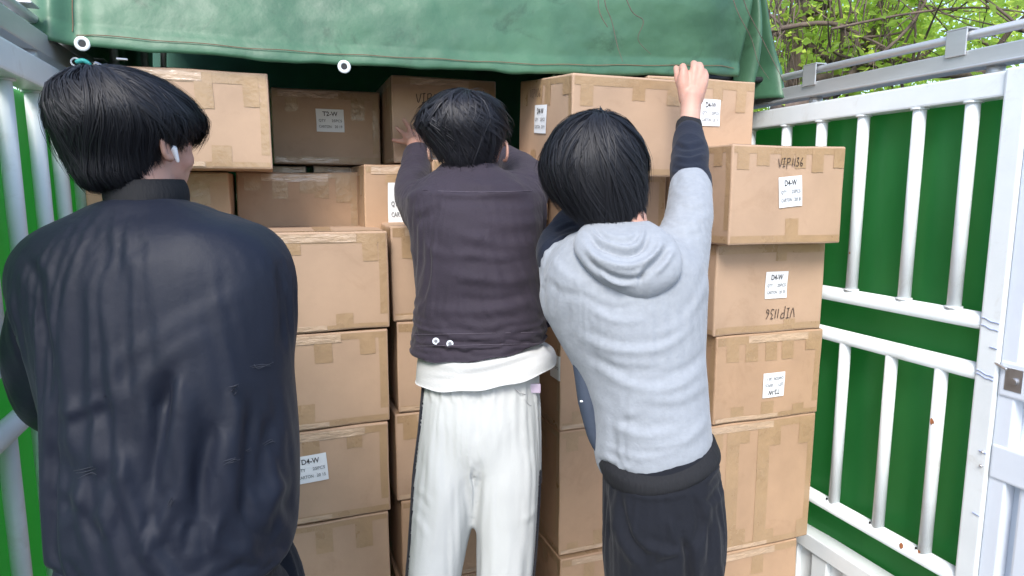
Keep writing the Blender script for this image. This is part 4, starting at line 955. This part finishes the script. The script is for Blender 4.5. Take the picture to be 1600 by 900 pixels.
Lt = [([(745, 600), (748, 650), (744, 700)], 7, -.010), ([(690, 640), (680, 700), (690, 780)], 10, .007), ([(700, 740), (690, 800), (668, 880)], 9, .007), ([(725, 740), (712, 800), (695, 890)], 8, -.006),
      ([(655, 700), (665, 760), (660, 840)], 8, -.006), ([(790, 730), (785, 800), (800, 890)], 10, .006), ([(815, 720), (812, 800), (815, 880)], 8, -.006), ([(760, 740), (765, 800), (775, 880)], 8, .005), ([(800, 650), (808, 690), (830, 710)], 8, -.004),
      ([(648, 770), (660, 782), (670, 800)], 5, -.005), ([(642, 800), (655, 815), (668, 840)], 5, .005), ([(838, 790), (828, 805), (815, 815)], 5, .005)]
Lt += [([(x, 596), (x+2*(-1)**i, 612), (x+3, 632)], 3, .004*(1 if i % 2 else -1)) for i, x in enumerate(range(668, 842, 8))]
Lt = [(a_, w_*1.2, m_*.62) for a_, w_, m_ in Lt]
tr2 = garment('trousers', tb_, TROUSER, p2, Lt, [((1, 1, .4), 9, .0028, 15), ((1, 1, .5), 24, .0006, 16)], voxel=.0062, smooth=9, gain=.7, cloth=dict(pin=lambda v: np.clip((v[:, 2]-at(740, 600, 1.75)[2])/.03, 0, 1)+np.clip((.12-v[:, 2])/.04, 0, 1), grow=.04, frames=16, gap=.007, bend=.4))
jv, jn = get_vn(tr2.data); jpx, jpy, jz = proj(jv); facing = ((jn*(CC-jv)).sum(1) > -.25)
fcs = [tuple(p_.vertices) for p_ in tr2.data.polygons]; fc_ = np.array([jv[list(f_)].mean(0) for f_ in fcs]); fx, fy, fz = proj(fc_)
for sg, y0_, y1_ in ((-1, 560, 960), (1, 735, 960)):
    bins = np.clip(((fy-500)/6).astype(int), 0, 120); edge_ = np.array([((fx*sg)[(bins == q_)].max() if (bins == q_).any() else 0) for q_ in range(121)])
    es = np.convolve(np.pad(edge_, 3, 'edge'), np.ones(7)/7, 'valid')
    sel = np.where((fx*sg > es[bins]-(4.2 if sg < 0 else 3.4)) & (fy > y0_) & (fy < y1_))[0]; used_ = sorted({i_ for q_ in sel for i_ in fcs[q_]}); mp_ = {i_: k_ for k_, i_ in enumerate(used_)}
    b = MB(); b.add(jv[used_]+jn[used_]*.0016, [tuple(mp_[i_] for i_ in fcs[q_]) for q_ in sel]); obj_child('side_stripe', b, DNAVY, tr2)
b = MB(); b.tube([onto(820, 624), onto(830, 634), onto(845, 630)], .0008, seg=4); b.tube([onto(805, 608), onto(820, 616), onto(844, 612)], .0012, seg=4); obj_child('pocket_seam', b, mat('grey_thread', (.45, .45, .46), .8), tr2)
c = onto(833, 606, .002); ph = MB(); ph.box((-.019, -.004, -.013), (.019, .004, .011)); ph.v[0] = c+np.outer(ph.v[0][:, 0], CR)+np.outer(ph.v[0][:, 1], FW)+np.outer(ph.v[0][:, 2], V(0, 0, 1))
obj('phone', ph, mat('lilac_case', (.52, .44, .56), .25), bevel=.003, label='lilac phone poking out of the back pocket of the white trousers', category='phone')
shoes(p2, (fL, fR), P2face, COTTON)
hair(p2, HAIR2, at(722, 208, 1.775), [(735,144),(760,153),(780,172),(783,195),(779,225),(769,245),(757,264),(730,270),(702,264),(690,247),(679,228),(657,200),(664,175),(688,154),(712,146)], .122, P2face, (.35, .10), 3000, 31, ([0, 30, 55, 75, 90, 110, 130, 180], [-52, -50, -42, -22, 0, 12, 22, 28]), width=.00065, messy=.032, base=.95, endcurl=.016, spin=.8, tuft=.075, clumps=60, stray=.3, sway=.3, chaos=.5, lift=.03)

# ---- person in the grey hoodie (right)
d = 1.46
rowsH = [row(925, 1012, 352, d, .055), row(893, 1050, 366, d, .085), row(868, 1085, 384, d, .108), row(852, 1102, 408, d, .125), row(846, 1109, 436, d, .132), row(856, 1108, 466, d, .135), row(874, 1105, 495, d, .135), row(893, 1104, 525, d, .132),
         row(914, 1106, 565, d, .130), row(926, 1110, 605, d, .130), row(932, 1115, 650, d, .132, yr=640), row(936, 1119, 700, d, .134, yr=672), row(936, 1119, 722, d, .128, yr=690)]
P3face = unit(FW*math.cos(math.radians(5))-RT*math.sin(math.radians(5)))
bb, P3 = headpts(at(938, 268, 1.475), P3face, .95); ear(bb, P3, 1); ear(bb, P3, -1)
bb.tube([at(960, 300, 1.47), at(972, 345, 1.465), at(975, 385, 1.47)], [.052, .054, .058], seg=24)
bb.rings(resample(shrink(rowsH[2:-1], .62)))
armH = [([at(1058, 415, 1.47), at(1076, 345, 1.53), at(1077, 295, 1.63), at(1078, 245, 1.76), at(1077, 200, 1.85)], [.078, .056, .052, .046, .039]),
        ([at(888, 425, 1.47), at(874, 392, 1.56), at(885, 362, 1.66), at(915, 330, 1.77), at(945, 296, 1.85)], [.078, .056, .050, .044, .038])]
for pts, rr in armH: bb.tube(pts, [.040, .036, .034, .031, .028], seg=18)
# right fist over the top edge of the carton
bb.tube([at(1077, 215, 1.84), at(1079, 175, 1.868), at(1081, 150, 1.875)], [.030, .0275, .030], seg=16)
kn = [(1068, 110, 1.868), (1085, 105, 1.87), (1094, 107, 1.873), (1101, 117, 1.876)]
for (x, y, dd) in kn: bb.tube([at(1081+(x-1086)*.5, 155, 1.878), at(1083+(x-1086)*.85, 132, 1.872), at(x, y+3, dd)], [.0205, .0185, .0128], seg=10)
for k, (x, y, dd) in enumerate(kn): bb.tube([at(x, y+1, dd), at(x-1, y-6+k*.5, dd+.022), at(x-2, y-3, dd+.048), at(x-2, y+8, dd+.062)], [.0122, .0100, .0088, .0075], seg=10)
bb.tube([at(1068, 145, 1.875), at(1061, 128, 1.885), at(1058, 113, 1.90), at(1056, 106, 1.92)], [.0125, .0115, .0098, .008], seg=10)
# left hand under the carton, mostly behind the head
wl = at(950, 288, 1.865)
for dx in (-21, -10, 1, 12): bb.tube([wl, at(955+dx*.9, 272, 1.845), at(957+dx, 262, 1.855), at(957+dx, 250, 1.862), ], [.018, .0115, .0092, .0075], seg=10)
bb.tube([wl, at(968, 282, 1.85), at(978, 272, 1.85)], [.015, .011, .009], seg=10)
hipL, hipR = at(990, 800, 1.45), at(1080, 800, 1.45); kL, kR = at(1000, 1080, 1.50), at(1100, 1080, 1.47); fL, fR = V(kL[0], kL[1]-.06, .08), V(kR[0]+.02, kR[1]-.06, .08)
bb.ball((hipL+hipR)/2+V(0, 0, .05), (.095, .075, .14), 24); legs(bb, hipL, hipR, .050, .040, .036, kL, kR, fL, fR)
for ft in (fL, fR): bb.tube([V(ft[0], ft[1], .05), V(ft[0], ft[1], .05)+P3face*.10, V(ft[0], ft[1], .04)+P3face*.15], [.036, .036, .026], seg=12)
me = finish_body(bb, .0036); p3 = link('person', me, SKIN, smooth=True, label='person in a grey hoodie with navy sleeves gripping the top edge of the tilted carton', category='person', group='people loading cartons into the truck')
eyes(p3, P3)
jb = MB(); jb.rings(resample(rowsH))
jb.tube([at(1050, 425, 1.47), at(1074, 350, 1.52), at(1078, 305, 1.60), at(1079, 292, 1.63)], [.082, .058, .054, .051], seg=26)
jb.tube([at(895, 440, 1.47), at(878, 412, 1.52), at(873, 400, 1.545)], [.078, .055, .045], seg=26)
L3 = [([(893, 515), (960, 545), (1040, 540), (1104, 480)], 8, .010), ([(915, 555), (980, 600), (1050, 605), (1108, 570)], 8, .009), ([(905, 545), (960, 575), (1040, 580)], 8, -.007), ([(925, 600), (950, 650), (1000, 680), (1070, 670)], 9, .008), ([(930, 625), (965, 660), (1010, 650)], 8, -.007),
      ([(1112, 590), (1060, 625), (990, 620)], 9, .007), ([(1116, 640), (1070, 690), (1000, 700)], 9, .007), ([(920, 480), (960, 500), (1010, 500)], 6, .006), ([(900, 455), (950, 480), (1000, 478)], 6, -.005), ([(1100, 440), (1070, 500), (1020, 530)], 8, .007), ([(1106, 410), (1088, 460), (1060, 500)], 7, -.006),
      ([(1060, 320), (1080, 330), (1108, 322)], 6, -.006), ([(1055, 345), (1080, 348), (1108, 335)], 6, .006), ([(1045, 365), (1070, 372), (1100, 362)], 7, -.006), ([(1052, 300), (1080, 308), (1104, 300)], 4, .005), ([(860, 400), (885, 430), (920, 440)], 8, .007), ([(848, 430), (875, 455), (915, 462)], 8, -.006), ([(1108, 540), (1080, 570), (1030, 590)], 7, -.006), ([(935, 690), (1000, 715), (1080, 700)], 6, .005)]
jk = garment('hoodie', jb, GREYF, p3, L3, [((.8, 1, 1.1), 5, .0014, 23), ((1, 1, 1), 24, .0006, 4)], voxel=.0055, smooth=5, gain=.5, cloth=dict(pin=lambda v: np.maximum(np.clip((at(1020, 715, 1.46)[2]-v[:, 2])/.03, 0, 1), np.maximum(near([at(970, 350, 1.46)], .06, .10)(v), near([at(1079, 292, 1.63), at(873, 400, 1.545)], .04, .06)(v))), grow=.045, frames=16, gap=.006, bend=.6))
hb = MB(); hb.rings(resample([row(922, 1014, 346, 1.445, .045), row(904, 1042, 362, 1.41, .060), row(896, 1060, 386, 1.375, .060), row(908, 1066, 412, 1.352, .052), row(934, 1058, 438, 1.345, .042), row(966, 1034, 458, 1.350, .030), row(982, 1012, 467, 1.358, .016)]))
garment('hood', hb, GREYF, jk, [([(916, 360), (938, 384), (980, 396), (1006, 384), (1014, 352)], 5, -.013), ([(926, 354), (952, 374), (985, 376), (1000, 362)], 4, -.007), ([(910, 376), (935, 404), (985, 416), (1024, 396), (1030, 364)], 6, .009), ([(912, 396), (940, 424), (985, 436), (1020, 424)], 5, -.007),
        ([(1000, 452), (1004, 430), (1030, 402), (1046, 380)], 5, -.008), ([(930, 418), (960, 440), (988, 446)], 4, .006), ([(1020, 430), (1040, 410), (1052, 388)], 5, .006)], [((1, 1, 1), 14, .0016, 8)], voxel=.0042, smooth=3)
for pts, rr in (([at(1079, 298, 1.625), at(1078, 262, 1.70), at(1078, 232, 1.78), at(1077, 212, 1.83)], [.0505, .048, .045, .0405]), ([at(873, 405, 1.54), at(872, 388, 1.585), at(888, 360, 1.67), at(915, 330, 1.77), at(940, 302, 1.84)], [.052, .050, .047, .043, .038])):
    b = MB(); b.tube(pts, rr, seg=26); garment('sleeve', b, DNAVY, p3, [([(1052, 225), (1075, 232), (1102, 226)], 4, -.005), ([(1052, 245), (1078, 250), (1102, 242)], 4, .005), ([(1052, 262), (1078, 268), (1102, 262)], 4, -.005), ([(1050, 280), (1078, 286), (1104, 278)], 4, .005), ([(858, 385), (880, 372), (905, 365)], 4, .005), ([(865, 365), (885, 355), (905, 350)], 3, -.004)], [((1, 1, 1.6), 14, .003, 3)], voxel=.0045, smooth=3)
b = MB(); b.tube([at(1077, 218, 1.82), at(1076.5, 204, 1.85), at(1076, 194, 1.868)], [.0385, .037, .0355], seg=26, ends=False); garment('cuff', b, RIB, p3, voxel=.004, smooth=2)
hb = MB(); hb.rings(resample([row(936, 1117, 700, d, .122, yr=672), row(931, 1122, 712, d, .136, yr=684), row(934, 1126, 724, d, .139, yr=692), row(937, 1127, 731, d, .137, yr=700), row(942, 1123, 738, d, .124, yr=708)]))
me = remesh(hb, .005, 3); v, n = get_vn(me); v -= n*.0; px_, py_, _ = proj(v)
v[:, 2] -= np.clip(1-((px_-1020)/95)**2, 0, 1)*.018; set_v(me, v); link('waistband', me, RIB, p3, smooth=True)
b = MB(); b.tube([at(898, 535, 1.46), at(908, 570, 1.455), at(919, 627, 1.45), at(930, 680, 1.45), at(938, 706, 1.45)], [.008, .019, .023, .018, .010], seg=16); sp = garment('side_panel', b, SLATE, p3, voxel=.005, smooth=3)
jv, jn = get_vn(sp.data); jpx, jpy, jz = proj(jv); facing = ((jn*(CC-jv)).sum(1) > 0)
b = MB()
for (x, y) in ((903, 569), (909, 627)): c = onto(x, y, .001); b = MB(); b.tube([c-CR*.002, c+CR*.002], .0022, seg=8); obj_child('white_fleck', b, PAPER, sp)
tb_ = MB(); tb_.rings(resample([row(943, 1118, 695, d-.002, .12, yr=675), row(943, 1120, 725, d-.002, .125, yr=700), row(939, 1128, 755, d-.005, .132, yr=735), row(938, 1135, 790, d-.01, .138), row(940, 1136, 830, d-.01, .138), row(946, 1134, 862, d-.005, .13)]))
tb_.rings(legrows([(944, 1072, 840, -.005, .12), (950, 1073, 870, 0, .12), (957, 1070, 900, 0, .115)], 1.455, 0)+[toground(962, 1060, 1.46, .40, .09), toground(968, 1055, 1.45, .06, .08)])
tb_.rings(legrows([(1055, 1136, 840, 0, .115), (1068, 1131, 870, .01, .115), (1075, 1122, 900, .02, .11)], 1.455, 0)+[toground(1080, 1160, 1.48, .40, .09), toground(1085, 1160, 1.47, .06, .08)])
L4 = [([(1066, 835), (1074, 862), (1077, 890), (1078, 930)], 7, -.022), ([(1000, 850), (1040, 862), (1068, 866)], 8, .010), ([(1100, 800), (1112, 850), (1108, 890)], 7, -.008), ([(972, 768), (1020, 778), (1082, 770)], 4, .005), ([(970, 770), (985, 840), (1022, 870)], 5, -.007), ([(1080, 770), (1095, 820), (1070, 870)], 6, -.008), ([(1128, 720), (1108, 745), (1100, 760)], 6, .009), ([(960, 800), (975, 850), (1005, 890)], 8, .010), ([(1040, 800), (1060, 850), (1072, 890)], 8, .008), ([(1105, 780), (1100, 840), (1095, 890)], 8, .008), ([(1130, 750), (1115, 775), (1100, 790)], 6, -.007), ([(1020, 885), (1050, 872), (1070, 862)], 6, -.006), ([(945, 760), (950, 800), (955, 850)], 5, -.006)]
tr3 = garment('trousers', tb_, CHAR, p3, L4, [((1, 1, .6), 8, .002, 25)], voxel=.006, smooth=4, gain=.8, cloth=dict(pin=lambda v: np.clip((v[:, 2]-at(1030, 745, 1.46)[2])/.03, 0, 1)+np.clip((.12-v[:, 2])/.04, 0, 1), grow=.05, frames=16, gap=.008, bend=.4))
shoes(p3, (fL, fR), P3face, RUBBER)
hair(p3, HAIR, at(928, 264, 1.475), [(920,173),(955,178),(985,195),(1003,220),(1010,250),(1008,290),(1001,330),(988,350),(960,364),(935,364),(908,356),(885,338),(866,315),(852,290),(845,262),(852,235),(866,205),(890,182)], .128, P3face, (.30, .06), 3000, 41, ([0, 30, 55, 75, 95, 115, 140, 180], [-58, -54, -44, -36, -22, -8, 2, 6]), width=.0006, messy=.020, base=.95, endcurl=.008, spin=.35, clumps=46, stray=.12, sway=.22, chaos=.16)
# loose aerial roots that hang down in front of the tarpaulin
for k, pts in enumerate((((948, -60, 1.93), (944, 0, 1.93), (955, 30, 1.93), (965, 70, 1.935), (972, 98, 1.94)), ((965, -40, 1.92), (985, 15, 1.92), (1003, 35, 1.92), (1000, 60, 1.925), (1016, 82, 1.93)),
                          ((1130, -60, 2.0), (1150, 10, 2.0), (1172, 60, 2.02), (1185, 95, 2.03), (1200, 125, 2.04)), ((1158, -60, 1.98), (1163, 0, 1.98), (1190, 60, 2.0), (1224, 130, 2.02)), ((938, -60, 1.94), (935, 8, 1.94), (948, 42, 1.94)))):
    b = MB(); b.tube([at(*p)+RNG.normal(size=3)*.003 for p in pts], [.0016, .0014, .0012, .001, .0006][:len(pts)], seg=5)
    obj('hanging_root', b, BARK, smooth=True, label=['thin brown root strand hanging down the middle of the tarpaulin', 'forked-looking pale root strand right of the middle strand on the tarpaulin', 'root strand crossing the folded tarp corner beside the raised fist',
        'root strand hanging past the outer edge of the tarp corner', 'shortest root strand at the top of the tarpaulin'][k], category='root', group='thin aerial roots hanging over the tarpaulin')
